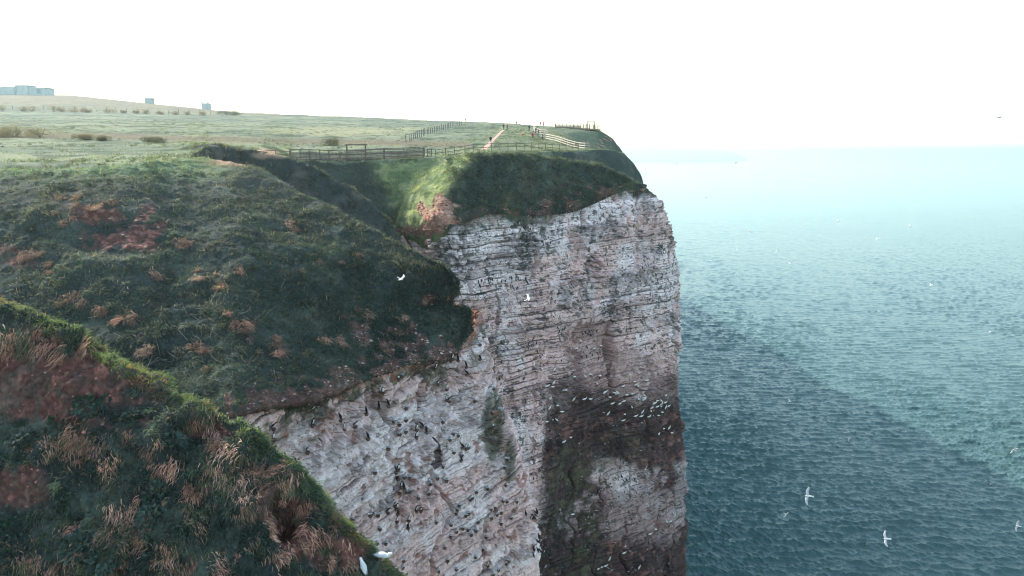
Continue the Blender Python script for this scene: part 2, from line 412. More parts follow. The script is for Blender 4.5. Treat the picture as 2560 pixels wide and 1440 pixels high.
def col_spur(G, N, u, v):
    n1 = fbm(G / 1.1, 3, 3); n2 = fbm(G / .35, 3, 8); n3 = fbm(G / .12, 2, 9)
    c = mixc(GREEN * .8 + 0 * G, GREEN2, smooth(-.2, .5, n1))
    soil = blob(u, v, 120, 965, 270, 95, n2 * .8) + blob(u, v, 45, 1225, 70, 50, n2 * .8) + blob(u, v, 730, 1310, 42, 90, n2 * .6) + blob(u, v, 830, 1385, 85, 38, n2*.6)
    soil = soil + blob(u, v, 690, 1260, 45, 55, n2 * .5) + blob(u, v, 520, 1080, 60, 25, n2*.5)
    soil = np.clip(soil, 0, 1) * (.55 + .45 * smooth(-.3, .1, fbm(G / .45, 3, 67)))
    sc = mixc(SOIL * .6 + 0 * G, SOIL * 1.25, smooth(-.1, .6, n3))
    c = mixc(c, sc, soil)
    return c
def spur_extra(G, N):
    u, v = proj(G)
    n = fbm(G / .5, 3, 55)
    # scooped hollow under the crest and the bare scar on the left
    d = -1.0 * blob(u, v, 722, 1285, 50, 62, n * .3, .3) - .35 * blob(u, v, 520, 1075, 75, 30, n*.3, .5) - .25 * blob(u, v, 120, 960, 300, 120, n * .3, .5)
    d = d + .035 * fbm(G / .1, 3, 91) - .10 * np.abs(fbm(G / .38, 2, 93))
    return G + N * d[..., None]
add_turf("hill_spur", cspur, 560, 820, .32, .8, 11, col_spur, "near grassy spur with bare red earth, falling to the right", "hill", low=.35, lows=4, caprow=.25, capcol=None, extra=spur_extra)

def slope_extra(G, N):
    u, v = proj(G); n = fbm(G / 1.2, 2, 57)
    d = -1.1 * blob(u, v, 1120, 752, 75, 17, n * .5, .5) - .5 * blob(u, v, 290, 590, 110, 45, n * .4, .5) - .5 * blob(u, v, 1000, 850, 55, 38, n * .5, .5)
    return G + N * d[..., None]
def col_slope(G, N, u, v):
    n1 = fbm(G / 2.5, 3, 3); n2 = fbm(G / .8, 3, 8); n3 = fbm(G / .25, 2, 9)
    c = mixc(GREEN * .9 + 0 * G, GREEN2 * .95, smooth(-.1, .6, n1))
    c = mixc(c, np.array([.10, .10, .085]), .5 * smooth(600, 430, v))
    c = mixc(c, mixc(np.array([.11, .155, .09]) + 0 * G, np.array([.17, .21, .11]), smooth(-.2, .3, n2)), smooth(470, 415, v + 18 * n2) * smooth(640, 480, u))  # sunlit brightness of the upper rim painted in as paler meadow green
    soil = blob(u, v, 290, 600, 95, 28, n2 * .8) + blob(u, v, 370, 560, 40, 45, n2 * .8) + blob(u, v, 240, 535, 60, 22, n2 * .8) + .8*blob(u, v, 20, 640, 60, 25, n2 * .8)
    soil = soil + .9*blob(u, v, 1000, 850, 50, 38, n2 * 1.2) + .7*blob(u, v, 905, 835, 22, 35, n2) + 1.1*blob(u, v, 1105, 752, 62, 15, n2*.8) + .8*blob(u, v, 840, 925, 45, 10, n2)
    low_edge = .6 * smooth(-8, 14, v - np.interp(u, [590,700,790,860,960,1060,1130,1180,1202],[1000,975,965,940,905,880,860,830,790]) + 70 * n2)
    soil = np.clip(soil * smooth(-.25, .15, fbm(G / .7, 3, 66) + .05) * .9 + low_edge * (u > 560), 0, 1)
    sc = mixc(SOIL * .65 + 0 * G, SOIL * 1.4, smooth(.0, .4, n3))
    rub = smooth(.25, .4, fbm(G / .2, 2, 61)) * smooth(700, 900, u)
    sc = mixc(sc, np.array([.36, .27, .24]), rub * .6)
    lit = blob(u, v, 590, 402, 75, 14, n2 * .5)  # sunny orange look of the crest strip, painted into the colour
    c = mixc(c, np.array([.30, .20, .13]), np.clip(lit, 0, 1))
    return mixc(c, sc, soil)
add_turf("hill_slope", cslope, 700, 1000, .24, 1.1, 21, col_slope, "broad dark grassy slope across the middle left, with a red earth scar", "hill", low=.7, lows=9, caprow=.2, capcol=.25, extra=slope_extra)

def col_plat(G, N, u, v):
    Y = G[..., 1]
    n1 = fbm(G / np.array([14., 22., 10.]), 4, 3); n2 = fbm(G / np.array([3., 4., 3.]), 3, 8); n3 = fbm(G / 1.0, 2, 9)
    c = mixc(np.array([.125, .15, .11]) + 0 * G, np.array([.185, .205, .14]), smooth(-.3, .4, n1))
    c = mixc(c, np.array([.06, .08, .06]), .85 * smooth(.0, .4, n2 + .3 * n3))
    c = mixc(c, np.array([.27, .26, .16]), blob(u, v, 860, 328, 170, 12, n2 * .5) * .6)
    # straw coloured rank grass bands along the old hedge line
    vb = np.interp(u, [-1500, 0, 250, 400, 700, 1000, 1180], [330, 338, 340, 345, 352, 357, 362])
    band = np.exp(-((v - vb + 4 * n2) / 6.5) ** 2) * (u < 1175)
    c = mixc(c, np.array([.15, .12, .085]), np.clip(band * 1.1, 0, .85))
    far = smooth(300, 420, Y)
    c = mixc(c, np.array([.20, .165, .12]), far * .7 * (u < 700))
    scr = blob(u, v, 660, 380, 45, 8, n2 * .6)
    c = mixc(c, np.array([.42, .25, .16]), scr * .8)
    # path
    pu = np.interp(v, [312, 318, 330, 345, 358, 372], [1264, 1256, 1247, 1234, 1222, 1208]); pw = np.interp(v, [312, 330, 345, 358, 372], [2.5, 5, 7.5, 10, 12])
    c = mixc(c, np.array([.20, .22, .13]), .5 * (np.abs(u - pu) < pw * 1.7))
    head = smooth(.045, .02, np.linspace(0, 1, G.shape[0]))[:, None] * (u > 440) * (u < 700)
    c = mixc(c, mixc(np.array([.05, .058, .052]) + 0 * G, np.array([.11, .10, .085]), smooth(-.1, .4, n3)), head)
    # rough dark ground along the cove beyond
    c = mixc(c, np.array([.055, .085, .065]), smooth(1395, 1440, u + 8 * n2) * smooth(328, 333, v) * (Y > 140))
    c = mixc(c, SOIL_L, smooth(.2, .5, n3) * blob(u, v, 1515, 365, 25, 30, n2 * .6) * (Y > 160))
    return c
def plat_extra(G, N):
    far = smooth(215, 260, G[..., 1])
    G = G.copy(); t_ = np.stack([G[..., 1] / 14, 0 * G[..., 1], 0 * G[..., 1]], -1)
    G[..., 0] += far * smooth(-60, 0, G[..., 0]) * (3.2 * fbm(t_, 4, 71)) ; return G
def plat_mask(G, u, v): return np.ones(G.shape[:2], bool)
add_turf("hill_plateau", cplat, 620, 1000, .10, 2.2, 31, col_plat, "wide pale green cliff-top meadow rising to a low skyline", "hill", low=.25, lows=12, mat=M_FAR, capcol=.12, lin=True, extra=plat_extra)

def col_dark(G, N, u, v):
    n1 = fbm(G / 3, 3, 3); n2 = fbm(G / 1, 3, 8)
    c = mixc(np.array([.048, .056, .052]) + 0 * G, np.array([.11, .10, .085]), smooth(-.1, .5, n1))
    c = mixc(c, np.array([.34, .22, .15]), blob(u, v, 690, 388, 60, 9, n2 * .6) * .8)
    return c
add_turf("hill_ridge", cridge2, 300, 420, .38, 1.5, 41, col_dark, "dark heathery ridge between the middle slope and the picket fence", "hill", low=.5, lows=7)

def col_head(G, N, u, v):
    n1 = fbm(G / 3.5, 3, 3); n2 = fbm(G / 1.2, 3, 8); n3 = fbm(G / .5, 2, 9)
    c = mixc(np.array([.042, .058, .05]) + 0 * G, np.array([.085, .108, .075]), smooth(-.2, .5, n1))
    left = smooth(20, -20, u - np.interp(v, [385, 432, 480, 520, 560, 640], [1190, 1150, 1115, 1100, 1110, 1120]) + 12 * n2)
    c = mixc(c, mixc(np.array([.16, .20, .10]) + 0 * G, np.array([.30, .32, .16]), smooth(-.2, .4, n2)), left)  # sun on the left flank painted in, paler green than the shaded side
    c = mixc(c, np.array([.055, .07, .055]), smooth(960, 900, u + (v - 400) * -.45 + 20 * n2))  # shadow at the gully's left end painted in as darker grass
    tip = np.clip(blob(u, v, 1108, 540, 34, 42, n2 * .8) + .8*blob(u, v, 1055, 525, 14, 22, n2*.9)+ .8*blob(u, v, 1050, 575, 45, 14, n2 * .9), 0, 1)
    c = mixc(c, mixc(np.array([.40, .20, .145]) + 0 * G, np.array([.50, .33, .26]), smooth(-.1, .5, n3)), tip)
    base = np.interp(u, [1130, 1200, 1300, 1400, 1475, 1530, 1575, 1612], [530, 520, 500, 470, 455, 462, 466, 474])
    so = smooth(-25, 45, v - base + 55 * n1) * smooth(.0, .25, n2 + .12) * (u > 1120)
    so = np.clip(.8 * so + .3 * blob(u, v, 1320, 440, 25, 45, n2 * .8) * (u > 1200), 0, 1)
    c = mixc(c, mixc(SOIL * .7 + 0 * G, SOIL_L * .55, smooth(.0, .5, n3)), so * .75)
    return c
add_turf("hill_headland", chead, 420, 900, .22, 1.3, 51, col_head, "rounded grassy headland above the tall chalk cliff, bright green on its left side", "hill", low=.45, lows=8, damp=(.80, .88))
def col_g(G, N, u, v):
    n1 = fbm(G / 3, 3, 3); n2 = fbm(G / 1, 3, 8)
    c = mixc(np.array([.048, .062, .054]) + 0 * G, np.array([.09, .10, .08]), smooth(-.2, .5, n1))
    ch = smooth(.0, .3, n2) * smooth(0, 25, v - np.interp(u, [1500, 1560, 1600], [435, 425, 445]))
    return mixc(c, np.array([.36, .27, .24]), ch)
add_turf("hill_cove", cg, 260, 420, .25, 1.3, 61, col_g, "shaded grassy slope of the next cove behind the headland", "hill", low=.4, lows=7)

# ---- chalk cliffs
def chalk(G, seed, tilt, unit, amp, wob):
    """bedded, jointed chalk: returns displacement and strata fields"""
    N = normals(G); N *= 1 if (N[..., 1].mean() < 0) else -1
    x, y, z = G[..., 0], G[..., 1], G[..., 2]
    hh = x + .35 * y
    warp = fbm(G / np.array([9., 9., 6.]), 3, seed) * wob + fbm(G / np.array([2.2, 2.2, 1.2]) , 3, seed + 2) * unit * .2
    s = z - tilt * x + warp
    d = 1.6 * amp * fbm(G / np.array([7., 7., 16.]), 3, seed + 3) 
    dd = np.zeros_like(d); crack = np.zeros_like(d)
    for k, (th, a) in enumerate([(unit * 2.6, .42), (unit, .42), (unit * .45, .22), (unit * .22, .10)]):
        q = s / th + .35 * k; li = np.floor(q); fr = q - li
        h = hash1(li + 500, seed + 7 * k)
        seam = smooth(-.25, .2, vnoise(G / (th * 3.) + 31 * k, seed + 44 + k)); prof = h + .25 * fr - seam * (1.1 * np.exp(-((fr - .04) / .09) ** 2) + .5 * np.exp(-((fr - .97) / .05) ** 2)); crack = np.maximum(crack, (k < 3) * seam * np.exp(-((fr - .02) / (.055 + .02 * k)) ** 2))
        bw = th * (1.4 + 2.2 * hash1(li + 900, seed + 70 + k))
        b = hh / bw + 13.7 * hash1(li + 1900, seed + 90 + k) + .25 * vnoise(G / (th * 1.2), seed + 17 + k)
        bi = np.floor(b); bf = b - bi
        hb = hash3(bi.astype(np.int64), li.astype(np.int64), np.zeros_like(bi, dtype=np.int64), seed + 33 + k)
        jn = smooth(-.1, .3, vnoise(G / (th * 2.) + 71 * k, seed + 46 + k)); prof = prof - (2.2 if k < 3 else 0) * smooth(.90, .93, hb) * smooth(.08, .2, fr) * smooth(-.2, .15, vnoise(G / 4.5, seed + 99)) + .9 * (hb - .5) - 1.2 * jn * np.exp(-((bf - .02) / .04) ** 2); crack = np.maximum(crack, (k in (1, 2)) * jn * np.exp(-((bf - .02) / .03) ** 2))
        patchy = .35 + .65 * smooth(-.3, .3, fbm(G / (th * 5) + 40, 2, seed + 5 + k))
        dd = dd + amp * a * prof * patchy
    # through-going vertical joints
    jw = fbm(G / np.array([6., 6., 3.5]), 2, seed + 60) * 1.1 + fbm(G / 1.1, 2, seed + 61) * .22
    q = (hh + jw * 2) / (unit * 7.5); qi = np.floor(q); qf = np.abs(q - qi - .5) * unit * 7.5
    on = smooth(.05, .25, vnoise(np.stack([qi * 3.1, z / (unit * 9), 0 * z], -1), seed + 62))
    dd = dd - amp * 2.2 * on * np.exp(-(qf / (.16 * unit + .05)) ** 2)
    # rough zones
    rough = smooth(.05, .4, fbm(G / np.array([5., 5., 3.]), 3, seed + 80))
    dd = dd + amp * (1.1 * rough + .25) * fbm(G / (unit * .5), 3, seed + 81)
    d = (d + dd) * (.2 + .8 * smooth(0, .045, np.linspace(0, 1, G.shape[0])))[:, None]
    return G + N * d[..., None], N, s, crack, rough

def add_chalk(name, ctrl, nr, nc, seed, tilt, unit, amp, wob, colf, label, caprow, capcol, pre=None):
    G0 = patch(ctrl, nr, nc, caprow, capcol)
    if pre is not None: G0 = pre(G0)
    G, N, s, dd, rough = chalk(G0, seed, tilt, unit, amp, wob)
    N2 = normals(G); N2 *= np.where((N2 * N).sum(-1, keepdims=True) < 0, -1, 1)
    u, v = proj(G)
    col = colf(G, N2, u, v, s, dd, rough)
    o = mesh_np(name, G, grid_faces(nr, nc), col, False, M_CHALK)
    structure(o, label, "cliff")
    SURF[name] = (G, N, col, u, v)
    return o

CH_W = np.array([.89, .765, .755]); CH_P = np.array([.83, .60, .565]); CH_G = np.array([.40, .33, .325])
def col_cliff(G, N, u, v, s, dd, rough):
    n1 = fbm(G / np.array([6., 6., 4.]), 4, 101); n2 = fbm(G / 1.4, 4, 102); n3 = fbm(G / .5, 3, 103)
    vs_ = fbm(G / np.array([1.6, 1.6, 9.]), 3, 104)
    c = mixc(CH_W + 0 * G, CH_P, smooth(-.25, .35, n1 + .5 * vs_ + .25 * smooth(600, 1000, v)))
    band = hash1(np.floor(s / .8) + 500, 5)
    c = c * (1 - .16 * (band[..., None] > .6))
    c = mixc(c, CH_G, .75 * rough * smooth(-.1, .3, n2))
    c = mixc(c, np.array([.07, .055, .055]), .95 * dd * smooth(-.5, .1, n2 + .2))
    c = mixc(c, np.array([.06, .075, .06]), smooth(.27, .42, n3 + .4 * n2) * .8)
    # algae-green / dark red guano stained zone below the gannets
    zone = smooth(-60, 60, v - np.interp(u, [1300, 1370, 1480, 1560, 1680, 1710], [1500, 1000, 950, 985, 960, 960]) + 60 * n1) * smooth(1325, 1375, u + 25 * n2)
    clear = blob(u, v, 1600, 1310, 125, 130, n1 * 1.1 + n2 * .5, .3)
    clear2 = blob(u, v, 1520, 1180, 60, 35, n1*.9, .3)
    low = smooth(1300, 1420, v) * .75
    zone = np.clip(zone - .5 * clear - .4 * clear2 + low * (u > 1330), 0, 1)
    dk = mixc(np.array([.045, .022, .02]) + 0 * G, np.array([.24, .12, .10]), smooth(.08, .5, n2 + .4 * n3))
    c = mixc(c, dk, zone * .93)
    gr = np.clip(blob(u, v, 1435, 1350, 70, 170, n1 * .7, .4) + .8 * blob(u, v, 1430, 1180, 55, 60, n1 * .8) + .5 * blob(u, v, 1560, 1120, 80, 40, n1), 0, 1)
    gr = gr * smooth(-.3, .25, n2 + .6 * n3); c = mixc(c, mixc(np.array([.035, .045, .03]) + 0 * G, np.array([.10, .11, .065]), smooth(-.2, .4, n2)), gr * .75)
    # pink stained panels
    pk = np.clip(blob(u, v, 1480, 870, 90, 70, n1 * .7) + .8 * blob(u, v, 1560, 930, 110, 50, n1 * .7), 0, 1)
    c = mixc(c, np.array([.47, .30, .27]), pk * .7)
    # soil washed over the top edge
    te = np.interp(u, [1000, 1136, 1205, 1300, 1400, 1475, 1532, 1611], [592, 568, 545, 549, 539, 512, 490, 479])
    top = smooth(14, -14, v - te + 40 * n1 + 14 * n2)
    c = mixc(c, mixc(np.array([.055, .07, .05]) + 0 * G, SOIL_L * .8, smooth(.0, .4, n3)), top)
    gl = blob(u, v, 1320, 590, 45, 60, n2 * .8) + .8 * blob(u, v, 1120, 640, 60, 50, n2 * .9) + .7 * blob(u, v, 1190, 580, 60, 20, n2*.9)
    c = mixc(c, np.array([.06, .075, .055]), np.clip(gl, 0, 1) * smooth(-.15, .25, n3) * .85)
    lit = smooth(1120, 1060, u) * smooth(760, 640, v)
    c = mixc(c, np.array([.50, .32, .25]), lit * .5)  # warm sunlit tone of the left-hand chalk painted into the colour
    return c
def pre_cliff(G):
    """arched recess and the buttress corner left of the stained zone"""
    u, v = proj(G); n = fbm(G / 3., 2, 201)
    N = normals(G); N *= 1 if (N[..., 1].mean() < 0) else -1
    rec = np.clip((v - (795 + ((u - 1500) / 110) ** 2 * 60)) / 12, 0, 1) * smooth(1385, 1440, u) * smooth(1536, 1530, u) * smooth(1020, 850, v)
    d = -1.9 * rec
    d = d + 1.3 * smooth(1375, 1360, u + 6 * n + (v - 1100) * -.02) * smooth(850, 1000, v) * smooth(1150, 1340, u)
    for (cu, v0, v1, wd, dep) in [(1468,530,720,5,2.2),(1375,560,700,3.5,1.2),(1590,480,620,5,1.5),(1560,500,560,4,1.2),(1530,870,1000,5,2.5),(1645,1090,1180,5,2),(1600,930,990,8,2.2),(1662,1380,1440,6,2),(1648,1120,1440,3,1.2),(1372,1110,1440,4,1.8),(1215,590,720,3,1.)]:
        cu_ = cu + 6 * n + (8 * np.sin(v / 31.) if cu == 1468 else 0)
        d = d - dep * np.exp(-((u - cu_) / wd) ** 2) * smooth(v0 - 25, v0 + 25, v) * smooth(v1 + 25, v1 - 25, v)
    d = d + .5 * smooth(1130, 1060, u) * np.sin(u / 13. + n * 2) * smooth(560, 620, v)
    return G + N * d[..., None]
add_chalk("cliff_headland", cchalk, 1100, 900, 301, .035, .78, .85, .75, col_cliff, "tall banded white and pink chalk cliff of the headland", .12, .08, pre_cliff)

def col_near(G, N, u, v, s, dd, rough):
    n1 = fbm(G / np.array([3.5, 3.5, 2.5]), 4, 111); n2 = fbm(G / .8, 4, 112); n3 = fbm(G / .28, 3, 113)
    c = mixc(CH_P * .98 + 0 * G, CH_W, smooth(-.25, .25, n1 + .45 * blob(u, v, 1090, 1110, 140, 110, n1 * .4, .6) - .12))
    band = hash1(np.floor(s / .45) + 500, 5)
    c = c * (1 - .14 * (band[..., None] > .6))
    c = mixc(c, CH_G * .95, .6 * rough * smooth(-.1, .3, n2))
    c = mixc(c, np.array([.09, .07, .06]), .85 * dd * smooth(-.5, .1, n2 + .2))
    te = np.interp(u, [480, 590, 700, 800, 870, 960, 1060, 1130, 1180, 1203], [1035, 1020, 1000, 985, 965, 930, 900, 880, 850, 800])
    veg = smooth(150, 0, v - te + 90 * n1) * smooth(.02, .22, n2 + .1)
    c = mixc(c, mixc(np.array([.035, .05, .03]) + 0 * G, np.array([.10, .11, .05]), smooth(-.1, .3, n3)), veg * .85)
    top = smooth(35, -5, v - te + 25 * n2)
    c = mixc(c, mixc(SOIL * 1.3 + 0 * G, SOIL_L * 1.1, smooth(-.1, .3, n3)), top * .8)
    gl = blob(u, v, 1235, 1060, 28, 90, n2 * .7) + blob(u, v, 1275, 1150, 14, 60, n2*.6)
    c = mixc(c, mixc(np.array([.04, .05, .03]) + 0 * G, np.array([.13, .13, .06]), smooth(-.1, .3, n3)), np.clip(gl, 0, 1) * .8)
    rs = smooth(.38, .5, fbm(G / .9 + 9, 3, 119))
    c = mixc(c, np.array([.30, .12, .075]), rs * .7)
    return c
def pre_near(G):
    u, v = proj(G); n = fbm(G / 1.5, 2, 211)
    N = normals(G); N *= 1 if (N[..., 1].mean() < 0) else -1
    d = 0
    for (cu, v0, v1, wd, dep) in [(805,1110,1240,6,1.1),(990,1170,1300,9,1.3),(1058,965,1040,8,1.2),(1010,1230,1300,8,1.),(900,1245,1290,5,.7),(1215,1290,1440,6,1.),(1105,1090,1170,5,.6)]:
        d = d - dep * np.exp(-((u - cu - 8 * n) / wd) ** 2) * smooth(v0 - 20, v0 + 20, v) * smooth(v1 + 20, v1 - 20, v)
    return G + N * (d[..., None] if np.ndim(d) else 0)
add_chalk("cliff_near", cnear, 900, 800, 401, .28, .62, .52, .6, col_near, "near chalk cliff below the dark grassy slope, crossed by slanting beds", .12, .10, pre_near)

# ================================================================== HAZE
HZ = 0.00015
def haze_box():
    x, y0, y1, z0, z1 = 42000., -42000., 42000., SEA - 4.5, 62.
    V = np.array([[-x,y0,z0],[x,y0,z0],[x,y1,z0],[-x,y1,z0],[-x,y0,z1],[x,y0,z1],[x,y1,z1],[-x,y1,z1]])
    m = bpy.data.materials.new("haze"); m.use_nodes = True; n = m.node_tree; n.nodes.clear()
    out = n.nodes.new("ShaderNodeOutputMaterial"); pv = n.nodes.new("ShaderNodeVolumePrincipled")
    pv.inputs["Color"].default_value = (.74, .95, 1.0, 1); pv.inputs["Density"].default_value = HZ; pv.inputs["Anisotropy"].default_value = .6
    n.links.new(pv.outputs[0], out.inputs["Volume"])
    o = mesh_np("haze", V, np.array([[0,3,2,1],[4,5,6,7],[0,1,5,4],[1,2,6,5],[2,3,7,6],[3,0,4,7]]), None, False, m)
    tag(o, "pale sea haze over the water and the far meadow", "haze", kind="stuff")
haze_box()
# ================================================================== SEA
def sea_height(x, y):
    """sum of many wind waves running roughly towards the lower left"""
    h = np.zeros_like(x); dx = np.zeros_like(x); dy = np.zeros_like(x)
    r = np.random.default_rng(5)
    for k in range(44):
        L = 1.2 * (1.055 ** k) * (.9 + .2 * r.random()) if k < 40 else 12 + 5 * (k - 40)
        a = (.024 * L ** .55 if L < 5 else .036) * (.5 + r.random())
        th = math.radians(-104 + r.normal() * 26)
        kx, ky = math.cos(th) * 2 * math.pi / L, math.sin(th) * 2 * math.pi / L
        ph = kx * x + ky * y + r.random() * 6.28 + 1.5 * np.sin((kx * -ky * 5 * x + kx * 3 * y) * .1 + r.random() * 6)
        fade = np.clip((L * 900 / np.maximum(y, 1) - 2.5) / 4, 0, 1)
        s_, c_ = np.sin(ph), np.cos(ph)
        h += a * c_ * fade; dx -= .8 * a * s_ * fade * math.cos(th); dy -= .8 * a * s_ * fade * math.sin(th)
    gust = .75 + .6 * smooth(-.3, .4, fbm(np.stack([x / 60, y / 110, 0 * x], -1), 3, 9)); return h * gust, dx * gust, dy * gust
az = np.concatenate([np.linspace(-75, -2, 60), np.linspace(-1.5, 40, 1150), np.linspace(41, 75, 40)])
dep = np.concatenate([[70, 60, 50, 42], np.linspace(38, 1.2, 900), np.array([1.1, 1., .9, .8, .7, .6, .5, .4, .32, .25, .2, .16, .14])])
A, D = np.meshgrid(np.radians(az), np.radians(dep))
R = -SEA / np.tan(D); X = R * np.sin(A); Y = R * np.cos(A)
hh, dx, dy = sea_height(X, Y)
sea = np.stack([X + dx, Y + dy, SEA + hh], -1)
m, n, b = new_mat("sea_water")
tc = n.nodes.new("ShaderNodeTexCoord"); mp = n.nodes.new("ShaderNodeMapping"); mp.inputs["Scale"].default_value = (.55, 1.5, 1); mp.inputs["Rotation"].default_value = (0, 0, math.radians(10))
n.links.new(tc.outputs["Object"], mp.inputs["Vector"])
nz = n.nodes.new("ShaderNodeTexNoise"); nz.inputs["Scale"].default_value = 1.9; nz.inputs["Detail"].default_value = 5; nz.inputs["Roughness"].default_value = .6
n.links.new(mp.outputs[0], nz.inputs["Vector"])
bp = n.nodes.new("ShaderNodeBump"); bp.inputs["Strength"].default_value = .8; bp.inputs["Distance"].default_value = .2
n.links.new(nz.outputs[0], bp.inputs["Height"]); n.links.new(bp.outputs[0], b.inputs["Normal"])
n2 = n.nodes.new("ShaderNodeTexNoise"); n2.inputs["Scale"].default_value = .012; n2.inputs["Detail"].default_value = 4
n.links.new(tc.outputs["Object"], n2.inputs["Vector"])
rp = n.nodes.new("ShaderNodeValToRGB"); rp.color_ramp.elements[0].position = .3; rp.color_ramp.elements[1].position = .7
rp.color_ramp.elements[0].color = (.050, .102, .102, 1); rp.color_ramp.elements[1].color = (.070, .118, .116, 1)
n.links.new(n2.outputs[0], rp.inputs[0]); n.links.new(rp.outputs[0], b.inputs["Base Color"])
b.inputs["Specular Tint"].default_value = (.2, 1, 1, 1); b.inputs["Roughness"].default_value = .16; b.inputs["IOR"].default_value = 1.33
structure(mesh_np("sea", sea, grid_faces(*sea.shape[:2]), None, True, m), "teal sea ruffled by wind out to a hazy horizon", "sea")

# ================================================================== VEGETATION
def norm(a): return a / (np.linalg.norm(a, axis=-1, keepdims=True) + 1e-9)
def sample(name, n, seed, box=None):
    """random points on a terrain sheet: position, normal, colour, pixel"""
    G, N, col, u, v = SURF[name]; r = np.random.default_rng(seed)
    R_, K = G.shape[:2]
    i = r.random(n) * (R_ - 1.001); j = r.random(n) * (K - 1.001)
    a = i.astype(int); b = j.astype(int); fi = (i - a)[:, None]; fj = (j - b)[:, None]
    L = lambda A: (A[a, b] * (1 - fi) * (1 - fj) + A[a + 1, b] * fi * (1 - fj) + A[a, b + 1] * (1 - fi) * fj + A[a + 1, b + 1] * fi * fj)
    P = L(G); Nn = norm(L(N)); c = L(col); uu = u[a, b]; vv = v[a, b]
    return P, Nn, c, uu, vv, r

def blades(P, D, L, W, col, r, droop=.5, seg=2):
    """bent tapered blades; D unit direction"""
    n = len(P); L = np.broadcast_to(L, n)[:, None]; W = np.broadcast_to(W, n)[:, None]
    side = norm(np.cross(D, norm(r.normal(size=(n, 3)) * np.array([1, 1, .6]))))
    g = np.array([0, 0, -1.]) * droop
    if seg == 1:
        tip = P + norm(D + g * .5) * L
        V = np.stack([P - side * W * .5, P + side * W * .5, tip], 1).reshape(-1, 3)
        Fc = np.arange(n * 3).reshape(-1, 3)
        cc = np.stack([col * .85, col * .85, col * 1.1], 1).reshape(-1, 3)
        return V, Fc, cc
    mid = P + D * L * .5; tip = mid + norm(D + g) * L * .5
    V = np.stack([P - side * W * .5, P + side * W * .5, mid + side * W * .4, mid - side * W * .4, tip], 1).reshape(-1, 3)
    b = np.arange(n)[:, None] * 5
    Fc = np.concatenate([b + [[0, 1, 2]], b + [[0, 2, 3]], b + [[3, 2, 4]]], 0)
    cc = np.stack([col * .85, col * .85, col, col, col * 1.1], 1).reshape(-1, 3)
    return V, Fc, cc

def leaves(P, Nn, size, col, r):
    """single pointed leaves lying around the normal"""
    n = len(P); D = norm(r.normal(size=(n, 3)) + Nn * .6); side = norm(np.cross(D, Nn + .4 * r.normal(size=(n, 3))))
    s = np.broadcast_to(size, n)[:, None]
    V = np.stack([P, P + D * s * .5 + side * s * .26, P + D * s + Nn * s * -.1, P + D * s * .5 - side * s * .26], 1).reshape(-1, 3)
    return V, np.arange(n * 4).reshape(-1, 4), np.repeat(col, 4, 0)

def join(parts):
    V, Fs, cs, o = [], [], [], 0
    for v, f, c in parts: V.append(v); Fs.append(f + o); cs.append(c); o += len(v)
    return np.concatenate(V), np.concatenate(Fs), np.concatenate(cs)

def jitter(c, r, a=.3, hue=.12):
    n = len(c); return c * (1 + a * (r.random((n, 1)) * 2 - 1)) * (1 + hue * (r.random((n, 3)) * 2 - 1))

UP = np.array([0, 0, 1.])
def greenness(c): return c[:, 1] / (c[:, 0] + 1e-4)

def off_path(u, v): return np.abs(u - np.interp(v, [318, 324, 330, 345, 358, 372], [1261, 1256, 1249, 1234, 1222, 1208])) > np.interp(v, [320, 330, 345, 358, 372], [5, 7.5, 10, 13, 16]) * (v < 374)
def turf_grass(name, n, Lr, Wr, seed, label, keep=None, droop=.6, seg=1, lean=(.15, 0, 0), bare=.85, bright=1.0, up=.5, colf=None):
    P, N, c, u, v, r = sample(name, n, seed)
    g = greenness(c)
    k = (r.random(len(P)) < np.where(g < bare, .06, 1.0)) & (v > 150) & (v < 1560) & (u > -120) & (u < 1720)
    cl = fbm(P / (Lr[1] * 3.), 2, seed + 3)
    k &= r.random(len(P)) < smooth(-.45, .05, cl) + .15
    if keep is not None: k &= keep(P, u, v)
    P, N, c, u, v, cl = P[k], N[k], c[k], u[k], v[k], cl[k]
    m = len(P)
    D = norm(N * .55 + UP * up + np.array(lean) + .42 * r.normal(size=(m, 3)))
    L = (Lr[0] + (Lr[1] - Lr[0]) * r.random(m) ** 1.5) * (.7 + .6 * smooth(-.1, .5, cl))
    c = np.where(greenness(c)[:, None] < max(bare, .9), np.array([.045, .07, .045]), c)
    c = jitter(c * bright * (1.6 if name == "hill_spur" else 1.35), r, .65 if name in ("hill_spur", "hill_slope") else .45)
    if colf is not None: c = colf(c, P, u, v, r)
    return blades(P - N * .02, D, L, Wr[0] + (Wr[1] - Wr[0]) * r.random(m), c, r, droop, seg), P

def drymix(frac, dc=np.array([.34, .24, .15])):
    def f(c, P, u, v, r):
        k = (r.random(len(c)) < frac * (.3 + 1.4 * smooth(-.2, .4, fbm(P / 2.0, 2, 77))))[:, None]
        return np.where(k, jitter(np.broadcast_to(dc, c.shape), r, .35), c)
    return f

def stuff(name, geo, label, mat=None):
    o = mesh_np(name, geo[0], geo[1], geo[2], False, mat or M_BLADE); return tag(o, label, "grass", kind="stuff")

